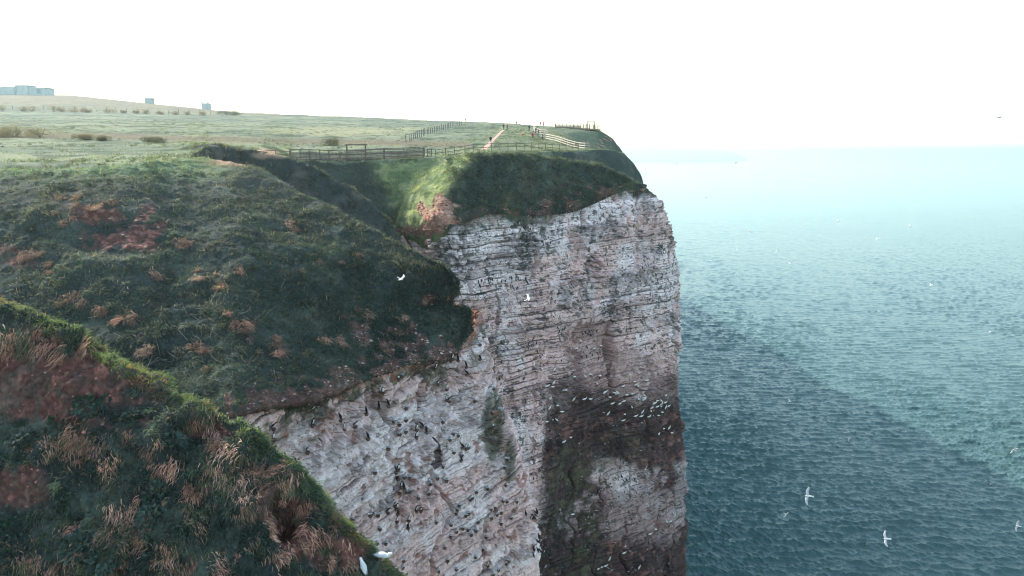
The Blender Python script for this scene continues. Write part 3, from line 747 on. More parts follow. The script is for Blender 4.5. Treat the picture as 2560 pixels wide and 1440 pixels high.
def tufts(name, centres, per, L, W, col, seed, spread, down=.8):
    """hanging tussocks: blades fan out of one point and droop down the slope"""
    G, N, cc, uu, vv = SURF[name]; r = np.random.default_rng(seed); out = []
    for (pos, nn, sz) in centres:
        n = int(per * sz); dwn = norm(np.array([0, 0, -1.]) + nn * nn[2] * 1.0)
        p = pos + r.normal(size=(n, 3)) * spread * sz * .5; p = p - nn * ((p - pos) @ nn)[:, None]
        D = norm(nn * .55 + dwn * down * (.4 + r.random((n, 1))) + .28 * r.normal(size=(n, 3)))
        base = np.array(col[r.integers(len(col))])
        out.append(blades(p, D, L * sz * (.5 + .7 * r.random(n)), W, jitter(np.tile(base, (n, 1)) * (.65 + .7 * r.random()), r, .5), r, .9, 2))
    return join(out)

def pick(name, pix, r):
    """terrain point seen at a photo pixel (nearest sheet sample towards the camera)"""
    G, N, c, u, v = SURF[name]
    d = (u - pix[0]) ** 2 + (v - pix[1]) ** 2
    m = d < max(16, d.min() * 1.5)
    idx = np.argwhere(m); k = idx[np.argmin(G[m][:, 1])]
    return G[k[0], k[1]], N[k[0], k[1]]

# --- near spur turf
kk = lambda P, u, v: (u < 1120) & (v > 640)
g1, _ = turf_grass("hill_spur", 420000, (.08, .26), (.012, .024), 501, "", keep=kk, seg=2, droop=1.0, lean=(.1, -.15, -.15), up=.3, colf=drymix(.10, np.array([.30, .19, .12])))
P, N, c, u, v, r = sample("hill_spur", 330000, 502)
vc = np.interp(u, [q[0] for q in spur_crest], [q[1] for q in spur_crest])
k = (v - vc < (34 + 26 * fbm(P / .8, 2, 15))) & (v - vc > -30) & (u > -60) & (u < 1100); P, N, u, v = P[k], N[k], u[k], v[k]; m = len(P)
gc = jitter(np.tile(np.array([.15, .19, .08]), (m, 1)), r, .35); oc = r.random(m) < smooth(.1, .4, fbm(P / .6, 2, 5)) * .7  # rim light along the crest painted in as brighter green blades
gc[oc] = jitter(np.tile(np.array([.26, .16, .075]), (int(oc.sum()), 1)), r, .3)
g2 = blades(P, norm(N * .5 + UP * .5 + np.array([.25, -.1, 0]) + .4 * r.normal(size=(m, 3))), .06 + .15 * r.random(m) * (.6 + .8 * smooth(-.2, .4, fbm(P / .5, 2, 14))), .016, gc, r, .9, 2)
stuff("grass", join([g1, g2]), "short green grass covering the near spur and its sunlit crest")
r = np.random.default_rng(31)
cen = []
def tuft_region(cu, cv, ru, rv, n, s0, s1):
    for _ in range(n):
        a = r.random() * 6.283; q = math.sqrt(r.random()); p = (cu + ru * q * math.cos(a), cv + rv * q * math.sin(a))
        vcr = np.interp(p[0], [z[0] for z in spur_crest], [z[1] for z in spur_crest])
        if p[1] < vcr + 14: continue
        pos, nn = pick("hill_spur", p, r); cen.append((pos, nn, s0 + (s1 - s0) * r.random()))
tuft_region(560, 1300, 300, 150, 84, .3, .9); tuft_region(300, 1400, 260, 90, 40, .3, .8); tuft_region(170, 1110, 110, 40, 16, .5, .9)
tuft_region(330, 1130, 220, 50, 16, .4, .9); tuft_region(560, 1080, 110, 40, 18, .5, 1.); tuft_region(150, 860, 160, 30, 16, .5, 1.0)
tuft_region(640, 1190, 110, 60, 22, .5, 1.1); tuft_region(760, 1250, 60, 60, 9, .5, .9); tuft_region(20, 1400, 100, 60, 8, .4, .8); tuft_region(800, 1400, 120, 50, 10, .4, .7)
tg = tufts("hill_spur", cen, 130, .25, .013, [(.60, .34, .27), (.48, .26, .20), (.68, .43, .35), (.42, .26, .20), (.14, .16, .10)], 33, .32)
tag(mesh_np("dry_grass", tg[0], tg[1], tg[2], False, M_STRAW), "pinkish dead grass hanging in tussocks over the near spur", "dry grass", kind="stuff")
def random_tufts(name, n, seed, keep, s0, s1, per, L, W, cols, spread, label, down=.5):
    P, N, c, u, v, r_ = sample(name, n, seed); k = (greenness(c) > .95) & keep(P, u, v, r_); P, N = P[k], N[k]
    cen_ = [(P[i], N[i], s0 + (s1 - s0) * r_.random()) for i in range(len(P))]
    g_ = tufts(name, cen_, per, L, W, [tuple((1.6 if name == "hill_spur" else 1.25) * q for q in c_) for c_ in cols], seed, spread, down); return tag(mesh_np("grass", g_[0], g_[1], g_[2], False, M_BLADE), label, "grass", kind="stuff")
GC = [(.046, .064, .052), (.074, .095, .070), (.105, .125, .09), (.034, .046, .04), (.13, .125, .10)]
random_tufts("hill_spur", 4200, 701, lambda P, u, v, r: (v < 1500) & (v > 700) & (u > -80) & (u < 1100), .35, 1.1, 70, .22, .016, GC, .17, "green tussocks of the near spur")
random_tufts("hill_slope", 6500, 702, lambda P, u, v, r: (v < 1080) & (v > 430) & (u > -60) & (u < 1200) & (fbm(P / 3., 2, 8) > -.25), .4, 1.1, 30, .38, .034, [(.060, .076, .066), (.085, .10, .086), (.046, .058, .052), (.12, .12, .105)], .28, "rough green tussocks of the middle slope")
random_tufts("hill_headland", 6500, 703, lambda P, u, v, r: (v < 560) & (u > 1120) & (u < 1588), .5, 1.3, 16, .75, .05, GC, .45, "coarse grass tussocks on the shaded face of the headland", .3)
random_tufts("hill_plateau", 16000, 705, lambda P, u, v, r: (P[:, 1] < 240) & (v < 440) & off_path(u, v) & (fbm(P / 7., 2, 81) > -.2), .4, 1.3, 14, .34, .045, [(.07, .09, .065), (.10, .12, .08), (.15, .15, .10), (.06, .07, .055)], .35, "darker grass tussocks dotting the cliff-top meadow", .1)
random_tufts("hill_ridge", 2600, 704, lambda P, u, v, r: (v < 700), .5, 1.3, 20, .6, .045, [(.05, .06, .045), (.09, .08, .06), (.03, .04, .032)], .4, "coarse dark tussocks on the ridge before the picket fence", .3)
# stones on the bare earth
P, N, c, u, v, r = sample("hill_spur", 60000, 505)
k = (greenness(c) < .8) & (r.random(len(P)) < .28) & (v < 1500); P, N = P[k], N[k]; m = len(P)
oct_ = np.array([[1,0,0],[-1,0,0],[0,1,0],[0,-1,0],[0,0,1],[0,0,-1]], float); of = np.array([[0,2,4],[2,1,4],[1,3,4],[3,0,4],[2,0,5],[1,2,5],[3,1,5],[0,3,5]])
sz = .012 + .05 * r.random(m) ** 4
V = (P[:, None] + oct_[None] * sz[:, None, None] * (.6 + .8 * r.random((m, 6, 1)))).reshape(-1, 3); Fs = (np.arange(m)[:, None, None] * 6 + of[None]).reshape(-1, 3)
sc = jitter(np.tile(np.array([.30, .15, .12]), (m, 1)), r, .5)
tag(mesh_np("loose_stones", V, Fs, np.repeat(sc, 6, 0), False, M_TURF), "small loose stones and crumbs on the bare red earth of the near spur", "stones", kind="stuff")

# --- middle slope
g3, _ = turf_grass("hill_slope", 330000, (.12, .42), (.028, .05), 511, "", keep=lambda P, u, v: (v > 385) & (u < 1215), seg=1, lean=(.1, -.1, -.1), up=.35, colf=drymix(.16, np.array([.26, .20, .15])))
stuff("grass", g3, "dark rough grass over the broad middle slope")
P, N, c, u, v, r = sample("hill_slope", 330000, 512)
pt = fbm(P / 1.6, 3, 88) + .25 * smooth(640, 820, v) - .12
k = (greenness(c) > .95) & (r.random(len(P)) < smooth(.0, .25, pt)) & (v > 450) & (u < 1200) & (u > -60); P, N, c = P[k], N[k], c[k]; m = len(P)
lc = jitter(np.tile(np.array([.045, .072, .058]), (m, 1)), r, .4)
g4 = leaves(P + N * (.05 + .14 * r.random((m, 1))), N, .06 + .09 * r.random(m), lc, r)
tag(mesh_np("broad_leaf_cover", g4[0], g4[1], g4[2], False, M_BLADE), "low leafy weeds carpeting the middle slope", "ground cover", kind="stuff")
cen = []
for (cu, cv, n, sp) in [(75,620,3,25),(100,650,4,22),(190,750,5,30),(210,530,6,45),(255,520,4,30),(300,510,4,40),(165,545,3,18),(450,600,2,10),(450,610,2,10),(510,690,4,14),(600,680,2,10),(565,715,3,12),(395,690,2,8),(320,800,3,18),(260,780,2,10),(505,860,3,20),(600,800,3,25),(640,850,4,40),(700,880,3,40),(905,780,3,30),(985,790,3,20),(820,840,3,25),(740,540,3,50),(870,650,4,70),(420,900,5,60)]:
    for _ in range(n):
        pos, nn = pick("hill_slope", (cu + r.normal() * sp, cv + r.normal() * sp * .5), r); cen.append((pos, nn, .6 + .6 * r.random()))
tg = tufts("hill_slope", cen, 80, .55, .03, [(.40, .24, .20), (.34, .22, .18), (.45, .30, .24)], 34, .30)
tag(mesh_np("dry_grass", tg[0], tg[1], tg[2], False, M_STRAW), "scattered pinkish dead tussocks on the middle slope", "dry grass", kind="stuff")
P, N, c, u, v, r_ = sample("hill_spur", 120000, 514)
k = (greenness(c) > .95) & (fbm(P / .7, 3, 89) > .08) & (v > 800) & (v < 1500) & (u > -60) & (u < 1050); P, N = P[k], N[k]; m = len(P)
g4 = leaves(P + N * (.02 + .08 * r_.random((m, 1))), N, .05 + .07 * r_.random(m), jitter(np.tile(np.array([.055, .088, .066]), (m, 1)), r_, .6), r_)
tag(mesh_np("broad_leaf_cover", g4[0], g4[1], g4[2], False, M_BLADE), "dark leafy weeds in patches on the near spur", "ground cover", kind="stuff")
# dead stalks
def sticks(list_, rad, col, seed):
    r = np.random.default_rng(seed); parts = []
    for p, q in list_:
        p = np.array(p); q = np.array(q); d = norm(q - p); a = norm(np.cross(d, [0.3, .2, 1.])); b = np.cross(d, a); m_ = (p + q) / 2 + r.normal(size=3) * .03
        V = []
        for c_, w_ in ((p, 1), (m_, .8), (q, .45)):
            for k_ in range(4): t = k_ * math.pi / 2; V.append(c_ + (a * math.cos(t) + b * math.sin(t)) * rad * w_)
        f = [[i * 4 + j, i * 4 + (j + 1) % 4, i * 4 + 4 + (j + 1) % 4, i * 4 + 4 + j] for i in range(2) for j in range(4)]
        cc = jitter(np.tile(np.array(col), (12, 1)), r, .05, .03) * (.7 + .6 * r.random())
        parts.append((np.array(V), np.array(f), cc))
    return join(parts)
st = []
for (cu, cv, n, sp) in [(505,770,16,32),(330,835,9,22),(385,915,22,36),(470,800,5,30),(640,790,8,45),(500,840,7,30),(250,790,4,30),(430,930,10,40),(560,930,8,40),(700,760,6,60),(850,800,5,60)]:
    for _ in range(n):
        pos, nn = pick("hill_slope", (cu + r.normal() * sp, cv + r.normal() * sp * .45), r)
        d = norm(r.normal(size=3) * np.array([1, .5, .7]) + nn * .5 + np.array([0, 0, .25])); st.append((pos, pos + d * (.3 + .7 * r.random())))
tg = sticks(st, .009, (.38, .34, .29), 5)
tag(mesh_np("dead_stalks", tg[0], tg[1], tg[2], False, M_STRAW), "pale dead stalks fallen across the middle slope", "dead stalks", kind="stuff")
# --- second ridge, headland, cove, meadow
g5, _ = turf_grass("hill_ridge", 70000, (.2, .55), (.03, .06), 521, "", colf=drymix(.15), bright=.95)
g6, _ = turf_grass("hill_headland", 200000, (.2, .55), (.035, .06), 531, "", keep=lambda P, u, v: u < 1600, lean=(.5, -.1, .1), up=.3, colf=drymix(.06), bare=.8)
g7, _ = turf_grass("hill_cove", 40000, (.25, .5), (.05, .08), 541, "", colf=drymix(.12))
g8, _ = turf_grass("hill_plateau", 420000, (.06, .30), (.03, .07), 551, "", keep=lambda P, u, v: (P[:, 1] < 230) & (v < 455) & off_path(u, v), colf=drymix(.12, np.array([.36, .31, .20])), up=.9)
stuff("grass", g5, "dark tufted grass on the ridge before the picket fence")
stuff("grass", g6, "wind-combed grass on the headland above the chalk")
stuff("grass", g7, "rough grass on the shaded cove slope")
stuff("grass", g8, "pale meadow grass along the near part of the cliff top")

# stones on every bare patch, plants on the cliff tops
def stones(name, n, s0, s1, seed, keep, cols, label, pw=3):
    P, N, c, u, v, r = sample(name, n, seed); k = keep(P, N, c, u, v, r); P, N = P[k], N[k]; m = len(P)
    sz = s0 + (s1 - s0) * r.random(m) ** pw
    V = (P[:, None] + oct_[None] * sz[:, None, None] * np.array([1.2, 1.2, .7]) * (.5 + .9 * r.random((m, 6, 1)))).reshape(-1, 3); Fs = (np.arange(m)[:, None, None] * 6 + of[None]).reshape(-1, 3)
    cc = jitter(np.array(cols)[r.integers(len(cols), size=m)], r, .35)
    tag(mesh_np("loose_stones", V, Fs, np.repeat(cc, 6, 0), False, M_TURF), label, "stones", kind="stuff")
RUB = [(.20, .12, .10), (.28, .19, .16), (.14, .07, .055), (.42, .34, .31)]
stones("hill_slope", 260000, .02, .13, 601, lambda P, N, c, u, v, r: (greenness(c) < .8) & (r.random(len(P)) < np.where(u > 560, .22, .08)) & (u < 1230) & (v > 500), RUB, "rubble and small stones on the bare lower edge of the middle slope")
stones("hill_headland", 160000, .05, .22, 602, lambda P, N, c, u, v, r: (greenness(c) < .8) & (r.random(len(P)) < .22), [(.30, .15, .11), (.38, .22, .17), (.16, .08, .06)], "crumbling red stones on the bare tip of the headland")
g9, _ = turf_grass("cliff_near", 300000, (.08, .32), (.02, .04), 561, "", keep=lambda P, u, v: v > 700, colf=drymix(.05), bare=1.02, up=.2, droop=1.0)
stuff("grass", g9, "green plants rooted on the ledges of the near chalk")
ga, _ = turf_grass("cliff_headland", 300000, (.12, .45), (.04, .07), 571, "", keep=lambda P, u, v: v > 400, colf=drymix(.05), bare=1.02, up=.2, droop=1.0)
stuff("grass", ga, "green plants rooted along the top ledges of the headland chalk")
gb, _ = turf_grass("hill_slope", 200000, (.15, .45), (.02, .04), 581, "", keep=lambda P, u, v: (v > 700) & (u > 560) & (fbm(P / .9, 2, 57) > .0), colf=drymix(.08), bare=-1, up=.2, droop=1.0)
stuff("grass", gb, "ragged green tufts breaking up the lower edge of the middle slope")

# ================================================================== BUILT THINGS
def box(c, sx, sy, sz, rz=0., shear=None):
    """box centred at c; returns verts, quads"""
    k = np.array([[-1,-1,-1],[1,-1,-1],[1,1,-1],[-1,1,-1],[-1,-1,1],[1,-1,1],[1,1,1],[-1,1,1]], float) * .5 * np.array([sx, sy, sz])
    a, b = math.cos(rz), math.sin(rz)
    k = np.stack([k[:, 0] * a - k[:, 1] * b, k[:, 0] * b + k[:, 1] * a, k[:, 2]], 1)
    return k + np.array(c), np.array([[0,3,2,1],[4,5,6,7],[0,1,5,4],[1,2,6,5],[2,3,7,6],[3,0,4,7]])
def bar(p, q, w, h):
    """rectangular bar from p to q, h measured upwards"""
    p = np.array(p, float); q = np.array(q, float); d = norm(q - p); s_ = norm(np.cross(d, UP)); t_ = np.cross(s_, d)
    V = np.array([e + s_ * a * w / 2 + t_ * b * h / 2 for e in (p, q) for a, b in ((-1, -1), (1, -1), (1, 1), (-1, 1))])
    return V, np.array([[0,1,2,3],[7,6,5,4],[0,4,5,1],[1,5,6,2],[2,6,7,3],[3,7,4,0]])
def put(name, shapes, mat, parent=None, col=None, sm=False):
    V, Fs, o = [], [], 0
    for v, f in shapes: V.append(v); Fs.append(f + o); o += len(v)
    V = np.concatenate(V); Fs = np.concatenate(Fs)
    if parent is not None: V = V - np.array(parent.location)
    return mesh_np(name, V, Fs, None if col is None else np.tile(np.array(col), (len(V), 1)), sm, mat, parent)
def empty(name, loc, label, cat, group=None):
    e = bpy.data.objects.new(name, None); C.objects.link(e); e.location = [float(t) for t in loc]; return tag(e, label, cat, group)
def wood_mat(name, c1, c2, sc=4.):
    m, n, b = new_mat(name); tc = n.nodes.new("ShaderNodeTexCoord"); nz = n.nodes.new("ShaderNodeTexNoise"); nz.inputs["Scale"].default_value = sc; nz.inputs["Detail"].default_value = 5
    mp = n.nodes.new("ShaderNodeMapping"); mp.inputs["Scale"].default_value = (1, 1, .35)
    r_ = n.nodes.new("ShaderNodeValToRGB"); r_.color_ramp.elements[0].color = (*c1, 1); r_.color_ramp.elements[1].color = (*c2, 1); r_.color_ramp.elements[0].position = .3; r_.color_ramp.elements[1].position = .7
    n.links.new(tc.outputs["Object"], mp.inputs[0]); n.links.new(mp.outputs[0], nz.inputs["Vector"]); n.links.new(nz.outputs[0], r_.inputs[0]); n.links.new(r_.outputs[0], b.inputs["Base Color"])
    b.inputs["Roughness"].default_value = .85; return m
M_WOOD = wood_mat("weathered_wood", (.10, .075, .065), (.20, .155, .135)); M_PALE = wood_mat("pale_wood", (.36, .29, .24), (.52, .44, .38))
M_DECK = wood_mat("deck_wood", (.14, .085, .07), (.26, .17, .145)); M_CONC = wood_mat("concrete", (.40, .46, .47), (.50, .55, .55), .6); M_DARKC = wood_mat("dark_opening", (.26, .33, .33), (.30, .37, .37), .6)
M_WIRE = wood_mat("fence_steel", (.12, .11, .11), (.2, .18, .17)); M_COL = attr_mat("painted_by_colour", .75, .3)
def ground(u, v, name="hill_plateau"):
    p, n_ = pick(name, (u, v), rng); return p
def ground_at(u, Y):
    """ground point of the meadow sheet along a photo column at a given distance"""
    G, N, c, uu, vv = SURF["hill_plateau"]
    d = ((uu - u) / 3.) ** 2 + ((G[..., 1] - Y) / .6) ** 2; k = np.unravel_index(np.argmin(d), d.shape); return G[k]

def rail_fence(name, pts, hgt, rails, mat, label, postw=.10, over=.08, rw=.04, rh=.085, cat="fence"):
    e = empty(name, pts[0], label, cat)
    for p in pts:
        put("post", [box((p[0], p[1], p[2] + (hgt + over) / 2 - .15), postw, postw, hgt + over + .3)], mat, e)
    for h_ in rails:
        sh = [bar(np.array(pts[i]) + [0, -postw * .7, h_], np.array(pts[i + 1]) + [0, -postw * .7, h_], rw, rh) for i in range(len(pts) - 1)]
        put("rail", sh, mat, e)
    return e
# picket fence with the taller timber frame
e = empty("picket_fence", ground(900, 402), "long brown picket fence with a tall timber frame, above the dark gully", "fence")
pu_ = [728, 775, 824, 868, 915, 963, 1010, 1060]; pv_ = [404, 404, 403.5, 402.5, 402, 401, 400, 399]
PB = [ground_at(a, 107.6) for a in pu_]
for k, p in enumerate(PB):
    tall = k in (3, 4); h_ = 2.25 if tall else 1.55
    put("post", [box((p[0], p[1], p[2] + h_ / 2 - .1), .2 if tall else .14, .2 if tall else .14, h_ + .2)], M_WOOD, e)
put("beam", [bar(PB[3] + [-.25, 0, 2.2], PB[4] + [.25, 0, 2.2], .16, .16)], M_WOOD, e)
for k in range(len(PB) - 1):
    a, b = PB[k], PB[k + 1]; d = b - a; n_ = int(np.linalg.norm(d) / .135); off = np.array([0, -.10, 0])
    h0 = 1.05 if k != 3 else 1.3
    sh = [box(a + d * (i + .5) / n_ + off + [0, 0, .1 + h0 / 2], .095, .022, h0) for i in range(n_)]
    put("picket_panel", sh, M_WOOD, e)
    put("rail", [bar(a + [0, .0, 1.5], b + [0, .0, 1.5], .12, .09), bar(a + [0, -.05, .35], b + [0, -.05, .35], .05, .09), bar(a + [0, -.05, .9], b + [0, -.05, .9], .05, .09)], M_WOOD, e)
B2 = [ground_at(a, 111.0) for a in (752, 800, 850, 905, 960, 1018, 1062)]
for p in B2: put("rear_post", [box((p[0], p[1], p[2] + .6), .12, .12, 1.5)], M_WOOD, e)
for a, b in zip(B2[:-1], B2[1:]): put("rear_rail", [bar(a + [0, 0, 1.3], b + [0, 0, 1.3], .05, .1), bar(a + [0, 0, .7], b + [0, 0, .7], .05, .1)], M_WOOD, e)
put("boardwalk", [bar(PB[0] + [0, 1.7, .06], PB[-1] + [0, 1.7, .06], 3.0, .08)], M_DECK, e)
rail_fence("rail_fence", [P3(a, b_, Y_) for a, b_, Y_ in [(625, 391, 103), (655, 393, 104), (690, 395, 105), (725, 397, 106.5)]], 1.05, (.55, 1.0), M_WOOD, "short two-rail fence running left from the picket fence")
rf = [(1068,107.6),(1078,108),(1090,108.6),(1114,110),(1137,111.5),(1162,113),(1184,114.5),(1207,116),(1229,117.5),(1250,118.6),(1270,119.5),(1291,120.5),(1310,121.5),(1329,122.5),(1347,123.6),(1364,124.8),(1381,126),(1398,127.2),(1414,128.4),(1430,129.6),(1445,130.5)]
rail_fence("rail_fence", [ground_at(a, b) for a, b in rf], 1.12, (.55, 1.05), M_WOOD, "long brown two-rail fence crossing the meadow right of the picket fence")
wf = [(1475,133.5),(1463,134),(1449,134.6),(1436,136),(1418,140),(1404,143),(1392,147),(1380,151),(1368,155),(1362,160)]
wfp = [ground(a, v_) for a, v_ in [(1475,371.5),(1463,371),(1449,370),(1436,367),(1418,362),(1402,356),(1388,351.5),(1375,348.5),(1364,346)]]
rail_fence("rail_fence", wfp, 1.2, (.35, .75, 1.15), M_PALE, "pale three-rail fence along the cliff edge, ending by the person in grey", rh=.14)
wf2 = [ground(a, v_) for a, v_ in [(1371,337),(1362,335.5),(1352,334),(1343,332),(1337,327),(1333,321)]]
rail_fence("rail_fence", wf2, 1.35, (.4, .85, 1.3), M_PALE, "pale rail fence turning the corner behind the group of walkers", rh=.16)
wf3 = [ground(a, v_) for a, v_ in [(1334,341),(1343,341),(1352,341.5),(1360,343)]]
rail_fence("rail_fence", wf3, 1.0, (.45, .9), M_PALE, "short low pale rail fence in front of the group of walkers", rh=.13)
ff = [ground_at(a, Y_) for a, Y_ in [(1262,262),(1275,258),(1287,254),(1299,250),(1311,246),(1323,242),(1335,238),(1346,234),(1357,230),(1368,226),(1379,222),(1388,215)]]
rail_fence("rail_fence", ff, 1.5, (.8, 1.4), M_WIRE, "thin grey fence on the skyline left of the viewing platform", rw=.03, rh=.05)

# viewing platform
def at(u, v, Y): return P3(u, v, Y)
e = empty("viewing_platform", at(1445, 323, 205), "brown timber viewing platform on the skyline at the cliff corner", "platform")
A0, A1, A2 = at(1389, 322.5, 209), at(1452, 323.5, 205), at(1498, 324, 202)
DK = A1 * 0 + [0, 0, 0]
put("deck", [bar(A0 + [0, 1.6, 0], A1 + [0, 1.6, 0], 3.2, .25), bar(A1 + [0, 1.6, 0], A2 + [0, 1.6, 0], 3.2, .26)], M_DECK, e)
for t in np.linspace(0, 1, 8):
    p = A0 + (A1 - A0) * t; put("post", [box(p + [0, 0, .65], .16, .16, 1.45)], M_DECK, e)
for t in np.linspace(0.14, 1, 6):
    p = A1 + (A2 - A1) * t; put("post", [box(p + [0, 0, .7], .14, .14, 1.6)], M_DECK, e); put("support", [box(p + [0, .1, -1.0], .2, .2, 1.8)], M_DECK, e)
for k_, (a, b) in enumerate([(A0, A1), (A1, A2)]):
    d = b - a; n_ = int(np.linalg.norm(d) / .2)
    put("picket_panel", [box(a + d * (i + .5) / n_ + [0, -.12, .55], .15 if k_ == 0 else .09, .03, .95) for i in range(n_)], M_DECK, e)
    put("rail", [bar(a + [0, 0, 1.4], b + [0, 0, 1.4], .16, .1), bar(a + [0, 0, 1.12], b + [0, 0, 1.12], .05, .06)], M_DECK, e)
R0, R1 = A1 + (A2 - A1) * .36, A1 + (A2 - A1) * .74
put("frame", [box(R0 + [0, 0, 1.15], .16, .16, 2.0), box(R1 + [0, 0, 1.15], .16, .16, 2.0), bar(R0 + [-.2, 0, 2.1], R1 + [.2, 0, 2.1], .18, .14)], M_DECK, e)
B0, B1, B2_ = A0 + [0, 3.2, 0], A1 + [0, 3.2, 0], A2 + [0, 3.2, 0]
put("rear_railing", [bar(B0 + [0, 0, 1.3], B1 + [0, 0, 1.3], .1, .1), bar(B1 + [0, 0, 1.3], B2_ + [0, 0, 1.3], .1, .1)] + [box(B0 + (B2_ - B0) * t + [0, 0, .6], .12, .12, 1.4) for t in np.linspace(0, 1, 12)], M_DECK, e)

# wire fences
def wire_fence(pts, hgt, label, lean=.03):
    e = empty("wire_fence", pts[0], label, "fence"); r_ = np.random.default_rng(3); wires = []
    tops = []
    for p in pts:
        h_ = hgt * (.9 + .2 * r_.random()); q = np.array(p) + [r_.normal() * lean, r_.normal() * lean, h_]; tops.append((p, q))
        put("post", [bar(np.array(p) - [0, 0, .2], q, .13, .13)], M_WIRE, e)
    put("wire", [bar(np.array(a[0]) * (1 - f) + np.array(a[1]) * f, np.array(b[0]) * (1 - f) + np.array(b[1]) * f, .02, .02) for a, b in zip(tops[:-1], tops[1:]) for f in (.35, .65, .95)], M_WIRE, e)
wire_fence([ground_at(a, 395 - (a - 560) * .05) for a in range(560, 1150, 23)], 2.3, "tall thin wire fence along the meadow skyline")
wp = []
for k in range(30):
    t = k / 29; u_ = 1016 + (1152 - 1016) * t ** .9; v_ = 353.5 + (309.5 - 353.5) * (t ** .75); wp.append(ground(u_, v_))
wire_fence(wp, 1.5, "line of bare fence posts climbing the meadow above the picket fence")
wire_fence([ground_at(a, 333) for a in range(-20, 560, 26)], 2.2, "faint wire fence among the bushes at the foot of the hill")

# far buildings
def building(name, loc_uY, parts_, label):
    g = ground_at(*loc_uY); e = empty(name, g, label, "building")
    for nm, u0, u1, v0, v1, Yf, dep, m_ in parts_:
        a, b = P3(u0, v0, Yf), P3(u1, v1, Yf)
        put(nm, [box(((a[0] + b[0]) / 2, Yf + dep / 2, (a[2] + b[2]) / 2 - (1 if nm == "wall" else 0)), abs(b[0] - a[0]), dep, abs(a[2] - b[2]) + (2 if nm == "wall" else 0))], m_, e)
    return e
building("concrete_building", (50, 466), [
    ("wall", -60, 37, 218.5, 234, 467, 9, M_CONC), ("roof", -61, 37, 217.3, 218.5, 466.8, 9.5, M_CONC), ("wall", 37, 70, 214, 234, 466, 9, M_CONC), ("roof", 36.5, 71, 212.8, 214, 465.8, 9.5, M_CONC),
    ("wall", 70, 114.5, 220, 236, 466.5, 9, M_CONC), ("roof", 70, 115.5, 218.6, 220, 466.2, 9.6, M_CONC), ("doorway", 91, 102, 222.5, 234, 466.44, .3, M_DARKC), ("doorway", 38.5, 42.5, 216, 232, 465.95, .3, M_DARKC)],
    "long low pale concrete building with stepped roof on the left skyline")
building("pillbox", (369, 456), [("wall", 361.5, 377.5, 247, 260, 455, 4.5, M_CONC), ("roof", 360.3, 380.5, 245, 247, 454.6, 5.4, M_CONC)],
    "small square hut with flat overhanging roof, nearer the big building")
e = building("lookout_hut", (512, 446), [("wall", 503.5, 521, 259, 272, 441, 4.3, M_CONC), ("roof", 503, 521.5, 258, 259, 440.8, 4.8, M_CONC), ("mast_bar", 504.5, 519.5, 252.6, 253.2, 442, .2, M_CONC)],
    "small hut with two flared brackets on its roof, right of the other hut")
for cu in (504.8, 519.3):
    a = P3(cu, 258, 442.); t = P3(cu, 253.2, 442.)
    sgn = -1 if cu < 512 else 1
    V = np.array([a + [-.25, -.25, 0], a + [.25, -.25, 0], a + [.25, .25, 0], a + [-.25, .25, 0], t + [-.25 - (sgn < 0) * .5, -.5, -.3], t + [.25 + (sgn > 0) * .5, -.5, -.3], t + [.25 + (sgn > 0) * .5, .5, -.3], t + [-.25 - (sgn < 0) * .5, .5, -.3]])
    put("bracket", [(V, box((0, 0, 0), 1, 1, 1)[1])], M_CONC, e)
# thin mast and crooked post on the skyline
g = ground_at(718, 405); e = empty("tripod_mast", g, "thin tripod mast standing on the skyline above the gully", "mast")
put("pole", [box(g + [0, 0, 1.6], .12, .12, 3.4)], M_WIRE, e)
for a in (0, 2.1, 4.2): put("leg", [bar(g + [math.cos(a) * 1.3, math.sin(a) * 1.3, 0], g + [0, 0, 1.8], .08, .08)], M_WIRE, e)
g = ground_at(1046, 335); e = empty("crooked_post", g, "single crooked post on the skyline left of the climbing posts", "post")
put("pole", [bar(g, g + [0, 0, 1.6], .12, .12), bar(g + [0, 0, 1.6], g + [.35, 0, 2.1], .1, .1)], M_WIRE, e)

# path of red earth
pv = np.linspace(372, 320.5, 60); pc = np.interp(pv, [320, 324, 330, 345, 358, 372], [1261, 1256, 1249, 1234, 1222, 1208]); pw = np.interp(pv, [320, 330, 345, 358, 372], [5, 7.5, 10, 13, 16])
rows_ = []
for a, b, c_ in zip(pv, pc, pw):
    rows_.append([ground(b + c_ * k + .5 * math.sin(a * 1.7 + k), a) + np.array([0, 0, .10 + (0 if abs(k) < 1 else -.14)]) for k in (-1, -.6, -.2, .2, .6, 1)])
rows_ = np.array(rows_); rows_ = cr(rows_, np.linspace(0, 59, 240)); PG = blur(rows_, 3)
m, n, b = new_mat("red_path"); tc = n.nodes.new("ShaderNodeTexCoord"); nz = n.nodes.new("ShaderNodeTexNoise"); nz.inputs["Scale"].default_value = 1.2; nz.inputs["Detail"].default_value = 6
r_ = n.nodes.new("ShaderNodeValToRGB"); r_.color_ramp.elements[0].color = (.42, .20, .15, 1); r_.color_ramp.elements[1].color = (.58, .33, .26, 1)
n.links.new(tc.outputs["Object"], nz.inputs["Vector"]); n.links.new(nz.outputs[0], r_.inputs[0]); n.links.new(r_.outputs[0], b.inputs["Base Color"]); b.inputs["Roughness"].default_value = 1
structure(mesh_np("path", PG, grid_faces(*PG.shape[:2]), None, True, m), "red earth footpath climbing the meadow", "path")

